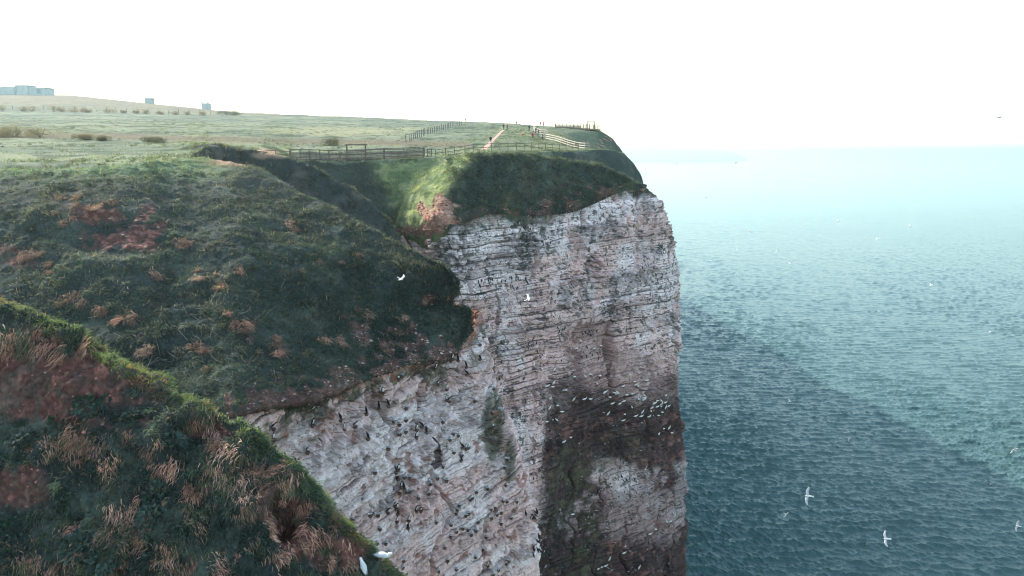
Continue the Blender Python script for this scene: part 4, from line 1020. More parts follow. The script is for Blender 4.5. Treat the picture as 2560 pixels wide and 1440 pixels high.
# distant headland over the sea
hx = np.linspace(1380, 1850, 60); hv = np.interp(hx, [1380, 1600, 1700, 1800, 1835, 1850], [368, 369, 371, 375, 381, 388]) + .8 * np.sin(hx / 9.) ; rr = []
for off, dz in ((-350, -400), (-120, -12), (0, 0), (500, 5), (1500, -300)):
    q = P3(hx, hv, np.full(60, 8500.)); q[:, 1] += off; q[:, 2] = np.maximum(q[:, 2] + dz, SEA - 2); rr.append(q)
structure(mesh_np("distant_headland", np.array(rr), grid_faces(5, 60), np.tile(np.array([.34, .38, .36]), (300, 1)), True, M_FAR), "faint headland on the hazy horizon", "headland")

# ------------------------------------------------------------------ bushes
def bush(p, wd, ht, n, lf, cols, label, seed, group=None, cat="bush", stems=True):
    r = np.random.default_rng(seed); e = empty("bush", p, label, cat, group)
    k = max(4, int(5 + wd)); cx = [(r.normal() * .26 * wd, r.normal() * .2 * wd, ht * (.25 + .35 * r.random()), ht * (.3 + .25 * r.random())) for _ in range(k)]
    P_, N_ = [], []
    for _ in range(n):
        x_, y_, z_, q_ = cx[r.integers(k)]; d = norm(r.normal(size=3)); rad = q_ * (.55 + .5 * r.random() ** .6)
        c_ = np.array([x_ + d[0] * rad * wd / ht * .8, y_ + d[1] * rad * wd / ht * .6, max(.02, z_ + d[2] * rad)]); P_.append(c_); N_.append(d)
    P_ = np.array(P_); N_ = np.array(N_); cc = np.array(cols)[r.integers(len(cols), size=n)]; cc = jitter(cc, r, .4) 
    V, Fq, cl = leaves(P_, N_, lf * (.6 + .8 * r.random(n)), cc, r)
    mesh_np("foliage", V, Fq, cl, False, M_BLADE, e)
    sh = [((0, 0, -.1), (r.normal() * .25 * wd, r.normal() * .15 * wd, ht * (.5 + .3 * r.random()))) for _ in range(6)]
    tg = sticks([(np.array(a), np.array(b)) for a, b in sh], .02 * ht, (.10, .08, .07), seed)
    mesh_np("branches", tg[0], tg[1], tg[2], False, M_TURF, e)
    return e
BR = [(.20, .15, .12), (.26, .19, .13), (.15, .13, .10)]
hz = [(4,13,"at the left edge of the frame"),(57,11,"first right of the left frame edge"),(80,15,"wide one below the big building"),(135,17,"darkest large one below the bare mound"),(155,9,"small one touching the darkest large one"),(183,12,"midway between building and hut"),(208,11,"left one of a close pair"),(222,8,"right one of a close pair"),(270,12,"lone rounded one left of the square hut"),(310,8,"tiny round one below the square hut"),(340,9,"second below the square hut"),(364,11,"straight below the square hut"),(402,8,"small one right of the square hut"),(440,9,"low one between the two huts"),(468,9,"low one left of the bracketed hut"),(508,10,"below the bracketed hut")]
for k, (u_, w_, l_) in enumerate(hz):
    p = ground_at(u_, 330); bush(p, w_ * .33, w_ * .19, 420, .35, BR, "hazy brown bush on the fence line, " + l_, 700 + k, "bushes along the fence at the foot of the hill")
for k, (u_, w_, l_) in enumerate([(566, 22, "left half"), (590, 20, "right half")]):
    p = ground(u_, 284.5); bush(p, w_ * .27, 2.6, 700, .4, [(.07, .09, .075), (.10, .11, .09)], "dark green thicket on the skyline right of the huts, " + l_, 730 + k, "dark thicket on the skyline")
for k, (u_, v_, wd_, ht_, l_) in enumerate([(8, 338, 3.2, 1.7, "leftmost of the three by the frame edge"), (42, 338, 4.2, 2.3, "tallest of the three by the frame edge"), (100, 340, 4.6, 1.9, "widest, rightmost of the three"), (215, 345, 2.6, .9, "low one on the rough grass band"), (250, 348, 2.0, .8, "small low one right of the rough grass"), (388, 354, 2.4, .9, "low dark one amid the straw-coloured band"), (822, 360, 2.6, 1.3, "round dark one above the picket fence")]):
    p = ground(u_, v_); bush(p, wd_, ht_, 2600, .13, [(.22, .165, .11), (.17, .14, .10), (.12, .12, .09)] if k < 5 else [(.09, .10, .08), (.14, .12, .09)], "brown meadow bush, " + l_, 740 + k, "bushes on the near meadow")
# leafy plants on the near spur
def leafy(p, nn, sz, label, seed):
    r = np.random.default_rng(seed); n = int(150 * sz); e = empty("leafy_plant", p, label, "plant", "leafy plants on the near spur"); V_, F_, C_, o = [], [], [], 0
    a0 = norm(np.cross(nn, [.1, .3, 1.])); b0 = np.cross(nn, a0)
    for k in range(n):
        t = r.random() * 6.283; rad = sz * .30 * math.sqrt(r.random()); hgt = sz * (.16 - .30 * (rad / (sz * .3)) ** 2 * .4) * (.5 + .7 * r.random())
        base = (a0 * math.cos(t) + b0 * math.sin(t)) * rad + nn * hgt; d = norm((a0 * math.cos(t) + b0 * math.sin(t)) * .9 + nn * .5 + r.normal(size=3) * .3 - UP * .25)
        s_ = norm(np.cross(d, nn + .2 * r.normal(size=3))); L_ = .09 * (.6 + .8 * r.random()) * (.7 + .4 * sz); w_ = L_ * .36; cup = norm(np.cross(s_, d)) * L_ * .12
        V_ += [base, base + d * L_ * .45 + s_ * w_ + cup, base + d * L_, base + d * L_ * .45 - s_ * w_ + cup, base + d * L_ * .45]
        F_ += [[o, o + 4, o + 1, o + 1], [o, o + 3, o + 4, o + 4]]; F_ += [[o + 4, o + 2, o + 1, o + 1], [o + 4, o + 3, o + 2, o + 2]]; o += 5
        C_ += [jitter(np.array([[.032, .06, .045]]), r, .45)[0]] * 5
    mesh_np("foliage", np.array(V_), np.array(F_)[:, :3], np.array(C_), False, M_LEAF, e)
    sh = [(np.zeros(3) - nn * .03, (a0 * r.normal() + b0 * r.normal()) * .08 * sz + nn * .12 * sz) for _ in range(8)]
    tg = sticks(sh, .006, (.10, .12, .07), seed); mesh_np("stems", tg[0], tg[1], tg[2], False, M_STRAW, e)
M_LEAF = attr_mat("glossy_leaf", .35, .5, translucent=.2)
for k, (u_, v_, s_, l_) in enumerate([(215, 1365, 1.5, "largest dark leafy plant, low on the near spur below the red patch"), (262, 1405, .9, "leafy plant at the foot of the largest one"), (215, 1018, .8, "leafy plant hanging at the lower edge of the big red scar"), (150, 1068, .9, "leafy plant left of the scar's lower grass"), (60, 1100, .9, "leafy plant near the left frame edge below the scar"), (262, 1008, .6, "small leafy plant on the right end of the red scar"), (330, 1045, .8, "leafy plant under the right end of the red scar"), (395, 1235, .9, "leafy plant amid pink dead tussocks, centre of the spur"), (440, 1105, .8, "leafy plant on the upper middle of the spur"), (20, 1330, .9, "leafy plant below the small red patch at the left edge"), (370, 1290, .8, "leafy plant right above the bottom tussocks"), (470, 1330, .7, "leafy plant low in the middle of the spur")]):
    pos, nn = pick("hill_spur", (u_, v_), rng); leafy(pos, nn, s_, l_, 760 + k)

# ================================================================== BIRDS
M_BIRD = attr_mat("plumage", .8, .2)
def rings(path, rad, cols, nseg=8, flat=1.0, capz=None):
    """smooth body lofted along a path in the local x-z plane; rad = (ry, rz)"""
    path = np.array(path, float); V, Fc, Cc = [], [], []
    n = len(path); T = norm(np.gradient(path, axis=0)); S_ = np.array([0, 1., 0])
    for i in range(n):
        up_ = norm(np.cross(T[i], S_) * -1 if False else np.cross(S_, T[i]) * -1)
        for k in range(nseg):
            a = 2 * math.pi * k / nseg
            V.append(path[i] + S_ * math.cos(a) * rad[i][0] + up_ * math.sin(a) * rad[i][1]); c_ = cols[i]
            Cc.append(c_[0] if (len(np.shape(c_)) == 2 and math.sin(a) > -.15) else (c_[1] if len(np.shape(c_)) == 2 else c_))
    for i in range(n - 1):
        for k in range(nseg): a, b = i * nseg + k, i * nseg + (k + 1) % nseg; Fc.append([a, b, b + nseg, a + nseg])
    Fc.append([0, 0, 0, 0]); Fc.pop()
    return np.array(V), np.array(Fc), np.array([np.array(c) for c in Cc], float)
def wing(root, pts, chord, thick, cols, tipcol, side):
    """lofted wing: pts are span stations (y out, x back, z up)"""
    V, Fc, Cc = [], [], []
    n = len(pts)
    for i, (y, x, z) in enumerate(pts):
        c_ = chord[i]; t = thick[i]
        for dx, dz in ((.5, 0), (.15, .5), (-.5, 0), (.15, -.5)): V.append([root[0] - x + dx * c_, (root[1] + y) * side, root[2] + z + dz * t])
        cc = tipcol if i >= n - 2 else cols
        Cc += [cc] * 4
    for i in range(n - 1):
        for k in range(4): a, b = i * 4 + k, i * 4 + (k + 1) % 4; f = [a, b, b + 4, a + 4]; Fc.append(f if side > 0 else f[::-1])
    Fc.append([0, 1, 2, 3]); Fc.append([(n - 1) * 4 + q for q in (3, 2, 1, 0)])
    return np.array(V), np.array(Fc), np.array(Cc, float)
WHT = (.82, .80, .78); GRY = (.40, .43, .46); BLK = (.02, .02, .022); YEL = (.55, .38, .10); CRM = (.75, .62, .40)
def mk(name, parts):
    V, Fs, Cs = join(parts); m = mesh_np(name, V, Fs, Cs, True, M_BIRD, None, link=False); return m
def flying(name, body=WHT, under=WHT, wingc=WHT, tip=BLK, head=WHT, dihed=.10, flap=0., fat=1.0, span=.52, sweep=.12, bill=YEL):
    b = rings([(.21,0,0),(.185,0,.004),(.16,0,.008),(.12,0,.008),(.06,0,0),(-.02,0,-.004),(-.10,0,0),(-.17,0,.004),(-.24,0,.006)],
              [(.002,.002),(.008,.008),(.026,.026),(.028,.03),(.05*fat,.048*fat),(.052*fat,.05*fat),(.036*fat,.03*fat),(.03,.012),(.045,.004)],
              [bill, bill, head, head, [body, under], [body, under], [body, under], body, body])
    out = [b]
    for sd_ in (1, -1):
        z = lambda y: dihed * y * (1.0 if sd_ > 0 else 1.0) + flap * (min(y, .22) * 1.3 - max(0, y - .22) * .6)
        st_ = [0, .08, .18, .26, .36, .44, span]
        pts = [(y, -.03 + (-.05 * math.sin(min(y, .22) / .22 * 1.57) + sweep * max(0, (y - .2) / .3) ** 1.2), z(y)) for y in st_]
        out.append(wing((.03, .02, .015), pts, [.14, .14, .13, .12, .095, .065, .018], [.022, .018, .014, .012, .009, .006, .002], wingc, tip, sd_))
    return mk(name, out)
def perched(name, up_, back, belly, head, bill, wingtip, legs, sc=1.0, tail=None, ln=1.0):
    """standing or sitting bird; up_ = body angle from horizontal (deg). local +x = facing, origin at the feet"""
    a = math.radians(up_); d = np.array([math.cos(a), 0, math.sin(a)]); L_ = .17 * ln
    c0 = np.array([0, 0, .085 + .10 * math.sin(a)])
    P_ = [c0 - d * L_ * 1.35, c0 - d * L_ * .95, c0 - d * L_ * .5, c0, c0 + d * L_ * .5, c0 + d * L_ * .8]
    hp = P_[-1] + np.array([.035, 0, .055]); fw = np.array([1, 0, -.08])
    P_ += [hp - np.array([.015, 0, .012]), hp + fw * .012, hp + fw * .035, hp + fw * .05, hp + fw * .085]
    R_ = [(.012,.006),(.034,.022),(.056,.05),(.068,.066),(.056,.054),(.036,.036),(.034,.034),(.033,.033),(.020,.020),(.009,.011),(.002,.003)]
    Cc = [wingtip, [back, wingtip], [back, belly], [back, belly], [back, belly], [head, belly], head, head, head, bill, bill]
    out = [rings(P_, R_, Cc)]
    for sd_ in (1, -1):     # folded wings
        W_ = [c0 + d * L_ * .45 + np.array([0, sd_ * .045, .01]), c0 + np.array([0, sd_ * .062, .012]), c0 - d * L_ * .7 + np.array([0, sd_ * .045, .012]), c0 - d * L_ * 1.5 + np.array([0, sd_ * .012, .01])]
        out.append(rings(W_, [(.006,.02),(.014,.045),(.012,.032),(.004,.006)], [back, back, back, wingtip], 6))
        out.append((lambda v_f: (v_f[0], v_f[1], np.tile(np.array(legs), (8, 1))))(bar((0, sd_ * .025, 0), (0, sd_ * .025, .075 + .06 * math.sin(a)), .009, .009)))
        out.append((lambda v_f: (v_f[0], v_f[1], np.tile(np.array(legs), (8, 1))))(bar((-.01, sd_ * .025, .004), (.045, sd_ * .028, .004), .03, .006)))
    for q in out: q[0][:] *= sc
    return mk(name, out)
B_GULL = [flying("gull", dihed=.10, wingc=(.62, .62, .66)), flying("gull", dihed=.02, flap=.55, sweep=.16), flying("gull", dihed=.0, flap=-.35, sweep=.2), flying("gull", wingc=(.62, .62, .63), dihed=.16, flap=.2)]
B_DARK = [flying("auk", body=BLK, under=WHT, wingc=(.03, .03, .035), tip=BLK, head=BLK, span=.34, flap=.4, fat=1.2, bill=BLK), flying("auk", body=BLK, under=WHT, wingc=(.03, .03, .035), tip=BLK, head=BLK, span=.32, flap=-.4, fat=1.2, bill=BLK)]
B_GAN = flying("gannet", tip=BLK, head=CRM, dihed=.05, flap=.1, bill=(.5, .55, .6))
P_KIT = perched("kittiwake", 12, GRY, WHT, WHT, YEL, BLK, BLK, 1.0); P_KIT2 = perched("kittiwake", 35, GRY, WHT, WHT, YEL, BLK, BLK, 1.0)
P_GUI = perched("guillemot", 68, BLK, WHT, BLK, BLK, BLK, BLK, 1.05); P_GUI2 = perched("guillemot", 40, BLK, WHT, BLK, BLK, BLK, BLK, 1.05)
P_GAN = perched("gannet", 10, WHT, WHT, CRM, (.5, .55, .6), BLK, BLK, 1.9, ln=1.1); P_GAN2 = perched("gannet", 45, WHT, WHT, CRM, (.5, .55, .6), BLK, BLK, 1.8, ln=1.1)
P_HER = perched("gull", 58, (.66, .68, .70), WHT, WHT, YEL, BLK, (.5, .4, .35), .95); P_HER2 = perched("gull", 6, (.60, .62, .65), WHT, WHT, YEL, WHT, (.5, .4, .35), 1.15)
def bird(mesh, name, loc, fwd, up_, sc, label, cat, group=None):
    o = bpy.data.objects.new(name, mesh); C.objects.link(o)
    f = Vector(fwd).normalized(); s_ = Vector(up_).cross(f).normalized(); t_ = f.cross(s_)
    o.matrix_world = Matrix.LocRotScale(Vector([float(a) for a in loc]), Matrix((f, s_, t_)).transposed().to_quaternion(), Vector((sc, sc, sc)))
    tag(o, label, cat, group); return o
# ---- flying birds: (u, v, wingspan in photo px, kind, heading(deg, on screen: 0 right, 90 up), bank, label)
def fly(u, v, span, mesh, name, head, bank, label, cat, real=1.06, group=None, pitch=0.):
    d = norm(P3(u, v, 1.)); dist = real * F / span
    p = d * dist
    if p[2] < SEA + 1.5: p = d * ((SEA + 2.) / d[2])
    right = np.array([1., 0, 0]); upv = np.array([0, SP, CP]); a = math.radians(head)
    fw = right * math.cos(a) + upv * math.sin(a) + d * pitch
    b_ = math.radians(bank); side = norm(np.cross(-d, fw)); up_ = -d * math.cos(b_) + side * math.sin(b_)
    bird(mesh, name, p, fw, up_, real / 1.08, label, cat, group)
W_ = "white gull "
named = [
 (2022,1240,52,0,172,8,"largest white gull with black wingtips gliding over the teal water, bottom right"),
 (2217,1347,43,0,175,-6,"white gull with spread wings over the water near the bottom edge"),
 (2536,1125,27,1,150,25,"white gull banking by the right frame edge, upper of two"),
 (2545,1315,30,0,168,10,"white gull at the right frame edge, lower of two"),
 (2123,1097,16,3,172,10,"faint small pale gull straight above the largest gull"),
 (1001,697,43,1,-28,58,"white gull with one wing raised, passing before the dark middle slope"),
 (1320,748,44,1,25,62,"white gull with long wings, passing before the headland chalk"),
 (1973,1004,20,1,20,55,"small white gull flying low over mid water below the sea shadow's start"),
 (1615,1173,18,2,170,60,"white gull passing before the dark stained chalk at right"),
 (1563,1367,17,1,0,65,"white gull passing before the pale chalk, near the bottom"),
 (2475,830,16,3,5,75,"thin white gull seen edge-on near the right edge, mid height"),
 (2119,867,12,1,10,60,"small white gull on the sea shadow's soft upper edge"),
 (2046,850,12,2,15,60,"small white gull left of the one on the shadow edge"),
 (1989,810,10,1,200,50,"tiny white gull over mid water, left of two similar"),
 (1844,923,13,2,0,60,"small white gull close right of the cliff face, lower"),
 (1804,912,8,1,30,60,"tiny white gull closest right of the lower cliff face"),
 (2327,713,14,1,15,60,"small white gull over grey water at right, highest there"),
 (1876,580,16,1,60,30,"white gull with raised wings right of the cliff's upper edge"),
 (2094,553,20,3,5,70,"long-winged white gull over pale water, centre right"),
 (2275,566,20,3,0,68,"long-winged white gull over pale water, further right"),
 (2192,598,14,1,20,60,"small white gull just below the two long-winged ones"),
 (1842,623,8,2,0,50,"tiny white gull lower left of the raised-wing gull"),
 (1973,658,12,2,60,40,"small white gull tilted upward over mid-left water"),
 (1940,628,10,3,0,60,"tiny white gull above the tilted small one"),
 (2002,469,12,1,60,40,"small white gull over the pale far water, tilted"),
 (1938,477,9,1,10,60,"tiny white gull left of the tilted one on far water"),
 (2328,401,9,3,0,70,"tiny white gull just below the horizon, right"),
 (1760,414,11,2,10,60,"small white gull under the horizon, near the headland"),
 (1838,407,22,1,-35,60,"long-winged gull under the faint far headland"),
 (1713,407,15,3,8,70,"thin white gull, nearest the grassy headland edge"),
 (1788,445,12,3,15,70,"faint white gull just under the long-winged one"),
 (2497,293,34,3,-5,74,"large faint gull in the sky at far right"),
 (2358,253,12,3,10,70,"faint gull in the sky, left of the large faint one"),
 (2520,1186,9,2,0,60,"white speck of a gull low by the right edge"),
 (2196,777,8,2,10,60,"tiny white gull on grey water, centre right"),
 (2306,833,8,1,160,60,"tiny brownish-white gull above the sea shadow edge"),
 (2453,1240,7,1,40,60,"tiny white gull far down in the shadow's right corner"),
]
for (u_, v_, sp_, k_, hd, bk, lb) in named: fly(u_, v_, sp_, B_GULL[k_], "gull", hd, bk, lb, "gull", real=1.06 if u_ != 1001 else .98)
fly(1963, 1285, 24, B_GAN, "gannet", -30, -25, "white gannet with black wingtips, lower left of the largest gull", "gannet", real=1.3)
dk = [(1733,161,8,"dark speck of a bird high in the sky, left"),(1656,285,8,"faint dark bird in the sky above the headland"),(2262,199,11,"dark bird alone in the sky at upper right"),(2134,372,7,"tiny dark bird on the horizon line"),
 (1613,435,7,"dark bird close to the grassy headland's right edge"),(1632,465,7,"dark bird just right of the top chalk corner"),(1692,408,9,"dark bird under the horizon near the cliff"),(1765,493,9,"dark bird over pale water right of the chalk top"),
 (1879,430,6,"tiny dark bird over far water, centre"),(2008,441,7,"left one of two dark specks over far water"),(2024,442,7,"right one of two dark specks over far water"),(1862,688,6,"dark speck over water, level with the cliff's mid height"),
 (1757,671,9,"dark bird near the cliff, above mid height"),(1731,785,12,"dark bird with spread wings beside the cliff, mid height"),(1700,491,5,"dark speck right of the chalk's upper corner"),(2165,1360,15,"dark bird low over the water beside the bottom white gull"),
 (2475,1211,13,"dark bird at the right corner of the sea shadow"),(1930,1250,8,"dark speck left of the largest gull"),(2064,1023,6,"tiny dark bird over teal water, centre"),(2418,582,6,"dark speck at right over the pale water")]
for i, (u_, v_, sp_, lb) in enumerate(dk): fly(u_, v_, sp_, B_DARK[i % 2], "auk", (37 * i) % 360, 20 + 40 * (i % 2), lb, "seabird", real=.68)

# ---- birds on the ledges, each found on the chalk where the photograph shows it
def ledge(u, v):
    best = None
    for nm in ("cliff_near", "cliff_headland"):
        G, N, c, uu, vv = SURF[nm]; d = (uu - u) ** 2 + (vv - v) ** 2
        if d.min() < 30:
            m = d < 40; idx = np.argwhere(m); k = idx[np.argmin(G[m][:, 1])]; q = (G[k[0], k[1]], N[k[0], k[1]])
            if best is None or q[0][1] < best[0][1]: best = q
    return best
rb = np.random.default_rng(90); nests = []
def perch(u, v, mesh, name, sc, label, cat, group, out_=.10, drop=.10, face=None, lip=True):
    q = ledge(u, v)
    if q is None: return None
    p, n_ = q; o2 = norm(np.array([n_[0], n_[1], 0.])); p = p + o2 * out_ * sc - UP * drop * sc
    t_ = np.cross(UP, o2); a = rb.random() * 6.28 if face is None else face; f = o2 * math.cos(a) + t_ * math.sin(a)
    if lip: nests.append((p, sc))
    return bird(mesh, name, p, f, (0, 0, 1), sc, label, cat, group)
def zc(L_, ox, oy, k): return [(ox + x / k, oy + y / k) for x, y in L_]
gann = zc([(1280,382),(1240,452),(1400,442),(1460,412),(1040,620),(1210,710),(1245,702),(1282,695),(1320,688),(1370,680),(1455,685),(965,762),(1018,760),(992,780),(1095,803),(1128,799),(1425,750),(985,872),(1460,850),(1502,832),(1220,908),(1300,888),(1365,887),(1055,945),(1000,968),(1110,1022),(970,1085),(1015,1068),(1045,1068),(1540,872),(1548,935),(1587,872),(1610,838),(1570,838),(1620,945),(1657,937),(1712,970),(1675,1028),(1753,1052),(1660,1080),(1530,1038),(1663,773),(1752,745),(1770,785),(1795,775),(1855,738),(1690,845),(1735,835),(1855,858),(1850,875),(1790,915),(1840,908),(1862,900),(1925,910),(1945,918),(1970,915),(1998,920),(2035,915),(1925,930),(1955,945),(2000,942),(1918,958),(1915,985),(2005,968),(2045,968),(2060,975),(1975,1030),(2015,1020),(1890,1030),(1900,1045),(1880,1040),(1820,1035),(1835,1015),(1190,1232),(1132,1285),(1975,1228),(2050,1140),(2030,1160),(2080,1185),(2050,865)], 1100, 750, 3.6) \
     + zc([(1690,950),(1720,940),(1590,1012),(1535,1045),(1178,1305),(1140,1340),(1110,1355),(1080,1380),(1445,1370),(1305,1240),(850,885),(1190,630)], 1200, 1040, 3.6)
for i, (u_, v_) in enumerate(gann):
    z_ = "row" if v_ < 975 and 1420 < u_ < 1520 else ("low" if v_ > 1150 else ("left" if u_ < 1500 else "right"))
    lb = {"row": "white gannet in the slanting row above the dark stain", "low": "white gannet low on the stained chalk, well below the main colony", "left": "white gannet on the left part of the dark stained ledges", "right": "white gannet crowded on the right part of the stained ledges"}[z_]
    perch(u_, v_, P_GAN if i % 4 else P_GAN2, "gannet", 1.0, lb, "gannet", lb.replace("white gannet", "gannets"), .16, .05, face=rb.choice([1.4, 1.7, -1.5, -1.2]))
kit = zc([(1370,60),(1430,75),(1505,38),(1490,115),(1445,160),(1340,300),(1835,40),(1930,150),(1975,165),(1890,225),(1940,325),(2065,275),(2010,345),(1225,510),(1500,535),(1535,545),(1840,440),(1765,540),(1725,590),(1860,590),(2225,630),(2140,680),(2395,630),(2100,720),(2080,735),(1500,655),(1535,670),(1680,680),(1605,735),(1170,885),(1200,870),(1230,865),(1015,925),(845,780),(1265,1010),(1975,820),(1930,845),(2070,860),(2035,875),(1940,890),(1780,950),(1880,955),(2300,800),(2265,815),(2325,885),(2360,880),(2265,910),(2445,895),(2360,965),(2145,965),(2120,1005),(1955,1030),(2005,1020),(2060,1020),(1910,1080),(2095,1060),(2200,1085),(1310,1125),(1240,1150),(1855,1165),(2200,1195),(1470,1275),(1480,1350),(1875,1290),(2130,1275),(2410,1280),(2385,1305),(2220,1340),(1960,1380),(1800,1395),(1835,1420),(2335,1380),(2295,1410),(2480,745),(2415,755),(2370,740),(2380,440),(2400,375),(2285,110)], 600, 1040, 3.6) \
    + zc([(1465,720),(1440,740),(2285,820),(2285,1045),(2350,1090),(2120,940),(1500,990),(2150,415),(2440,800)], 600, 740, 3.6)
for i, (u_, v_) in enumerate(kit):
    lb = "grey-backed kittiwake on a ledge of the near chalk, " + ("beside the dark gully plants" if u_ > 1215 and v_ < 1170 else ("high, above the slanting white slab" if v_ < 1150 else ("close above the spur crest" if u_ < 1000 else ("lower right part" if v_ > 1280 and u_ > 1130 else "middle part"))))
    perch(u_, v_, P_KIT if i % 3 else P_KIT2, "kittiwake", 1.0, lb, "kittiwake", lb.replace("grey-backed kittiwake", "kittiwakes"), .10, .02)
gui = zc([(1890,460),(1920,560),(1950,565),(2150,565),(2030,640),(1755,660),(2035,705),(1240,850),(1265,870),(660,1000),(1220,1000),(1330,950),(1775,800),(1850,800),(1830,915),(1885,940),(880,1080),(935,1155),(1015,1145),(1140,1055),(660,1150),(305,1180),(300,1290),(1160,1260),(1640,1165),(1680,1195),(1580,1190),(610,1370)], 600, 740, 3.6) \
    + zc([(1410,480),(1440,465),(1435,565),(1460,600),(1475,615),(1400,790),(1410,830),(1425,860),(1335,865),(1415,925),(1555,840),(1605,855),(1530,910),(1520,1000),(2010,270),(2040,280),(2000,380),(1430,670),(1590,190)], 600, 1040, 3.6)
for i, (u_, v_) in enumerate(gui):
    lb = "black and white guillemot on the near chalk, " + ("among the dark plants under the slope" if v_ < 1000 and u_ > 1000 else ("in the deep vertical crack" if u_ > 960 and v_ > 1150 and u_ < 1060 else ("on the left part by the spur" if u_ < 820 else "on the middle ledges")))
    perch(u_, v_, P_GUI if i % 3 else P_GUI2, "guillemot", 1.0, lb, "guillemot", lb.replace("black and white guillemot", "guillemots"), .12, .08, face=rb.choice([0., .5, -.6, 2.6, 3.4]))
# far ledges: clusters of small birds on the headland
def cluster(cu, cv, su_, sv_, n): return [(cu + rb.normal() * su_, cv + rb.normal() * sv_) for _ in range(n)]
fg = []
for (a, b, c_, d, n_) in [(1480,830,16,8,16),(1455,885,14,6,6),(1490,880,12,8,8),(1355,885,8,4,6),(1330,860,12,5,7),(1290,700,12,3,10),(1225,700,5,3,5),(1320,705,4,4,4),(1290,718,10,4,8),(1200,712,6,4,8),(1370,605,10,5,9),(1310,560,16,10,12),(1530,1095,18,6,8),(1570,1145,8,4,14),(1580,1195,12,5,14),(1500,1225,10,4,9),(1545,1195,8,4,6),(1360,1178,6,3,8),(1355,1198,10,3,8),(1335,1290,8,5,8),(1350,1370,20,12,22),(1630,640,14,8,10),(1620,665,10,6,10),(1660,620,8,8,8),(1660,690,10,8,8),(1640,1360,12,10,6),(1470,1240,14,8,8),(1560,1230,14,3,6),(1420,1235,10,6,6),(1395,800,14,4,5)]:
    fg += cluster(a, b, c_, d, n_)
fg = [q for q in fg if q[0] < 1690][:250]
for i, (u_, v_) in enumerate(fg):
    lb = "tiny dark guillemot on the headland chalk, " + ("in the pink arched recess" if v_ < 920 and v_ > 770 and u_ > 1300 else ("on the upper pale bands" if v_ < 780 else "on the stained lower part"))
    perch(u_, v_, P_GUI if i % 2 else P_GUI2, "guillemot", 1.0, lb, "guillemot", lb.replace("tiny dark guillemot", "guillemots"), .14, .06, face=rb.choice([0., 3.14, 2.6]), lip=False)
fk = []
for (a, b, c_, d, n_) in [(1240,800,20,14,8),(1330,850,14,10,8),(1380,780,30,16,10),(1480,770,30,14,14),(1600,720,30,20,14),(1560,640,26,18,14),(1450,650,26,30,14),(1300,650,26,30,12),(1640,800,20,24,12),(1660,870,14,20,10),(1580,880,20,24,8),(1450,560,24,20,8),(1560,540,24,20,8),(1250,740,20,20,8),(1300,950,20,30,8),(1250,1020,6,20,4),(1340,1040,10,30,6),(1500,1300,30,20,12),(1600,1300,30,30,12),(1640,1210,12,20,8),(1200,620,20,16,6),(1390,690,20,16,8)]:
    fk += cluster(a, b, c_, d, n_)
fk = [q for q in fk if q[0] < 1690][:200]
for i, (u_, v_) in enumerate(fk):
    lb = "tiny white-headed kittiwake on the headland chalk, " + ("upper third" if v_ < 700 else ("around the arched recess" if v_ < 950 else "lower part near the stains"))
    perch(u_, v_, P_KIT if i % 2 else P_KIT2, "kittiwake", .95, lb, "kittiwake", lb.replace("tiny white-headed kittiwake", "kittiwakes"), .12, .04, lip=False)
# the rest of the colony, past counting
def mass(n, mesh, seed, label, cat):
    r = np.random.default_rng(seed); nv = len(mesh.vertices); co = np.zeros(nv * 3, np.float32); mesh.vertices.foreach_get("co", co); co = co.reshape(-1, 3)
    cl = np.zeros(nv * 4, np.float32); mesh.color_attributes["Col"].data.foreach_get("color", cl); cl = cl.reshape(-1, 4)[:, :3]
    fc = np.array([list(p.vertices) for p in mesh.polygons if len(p.vertices) == 4]); G, N, c, u, v = SURF["cliff_headland"]; dens = fbm(G / np.array([5., 5., 1.1]), 3, 333)
    ok = np.argwhere((dens > .12) & (u > 1180) & (u < 1695) & (v > 500) & (v < 1470)); k = ok[r.integers(len(ok), size=n)]; V, F_, C_ = [], [], []
    for i, (a, b) in enumerate(k):
        p, n_ = G[a, b], N[a, b]; o2 = norm(np.array([n_[0], n_[1], 0.])); t_ = np.cross(UP, o2); an = r.random() * 6.28; f = o2 * math.cos(an) + t_ * math.sin(an); s2 = np.cross(UP, f)
        V.append(p + o2 * .12 - UP * .05 + co[:, :1] * f + co[:, 1:2] * s2 + co[:, 2:] * UP); F_.append(fc + i * nv); C_.append(cl)
    tag(mesh_np("seabird_colony", np.concatenate(V), np.concatenate(F_), np.concatenate(C_), True, M_BIRD), label, cat, kind="stuff")
mass(620, P_GUI2, 5, "countless dark seabirds crowding the headland ledges", "seabird colony"); mass(380, P_KIT, 6, "countless pale seabirds dotted over the headland ledges", "seabird colony")
# mud nests under the near birds
nv_ = []
for i, (p, sc_) in enumerate(nests):
    rr_ = .13 * sc_; k = np.array([[math.cos(a) * q, math.sin(a) * q, z_] for q, z_ in ((.5, -.16), (1, -.05), (1.05, .0), (.6, .015)) for a in np.linspace(0, 5.5, 7)])
    V = p + k * np.array([rr_, rr_, 1.]) * (.85 + .3 * rb.random((28, 1))); f = [[a * 7 + b, a * 7 + (b + 1) % 7, a * 7 + 7 + (b + 1) % 7, a * 7 + 7 + b] for a in range(3) for b in range(7)]
    nv_.append((V, np.array(f), jitter(np.tile(np.array([.16, .10, .08]), (28, 1)), rb, .4)))
tg = join(nv_); tag(mesh_np("mud_nests", tg[0], tg[1], tg[2], False, M_TURF), "small brown mud nests and ledge rims under the perched birds", "nests", kind="stuff")
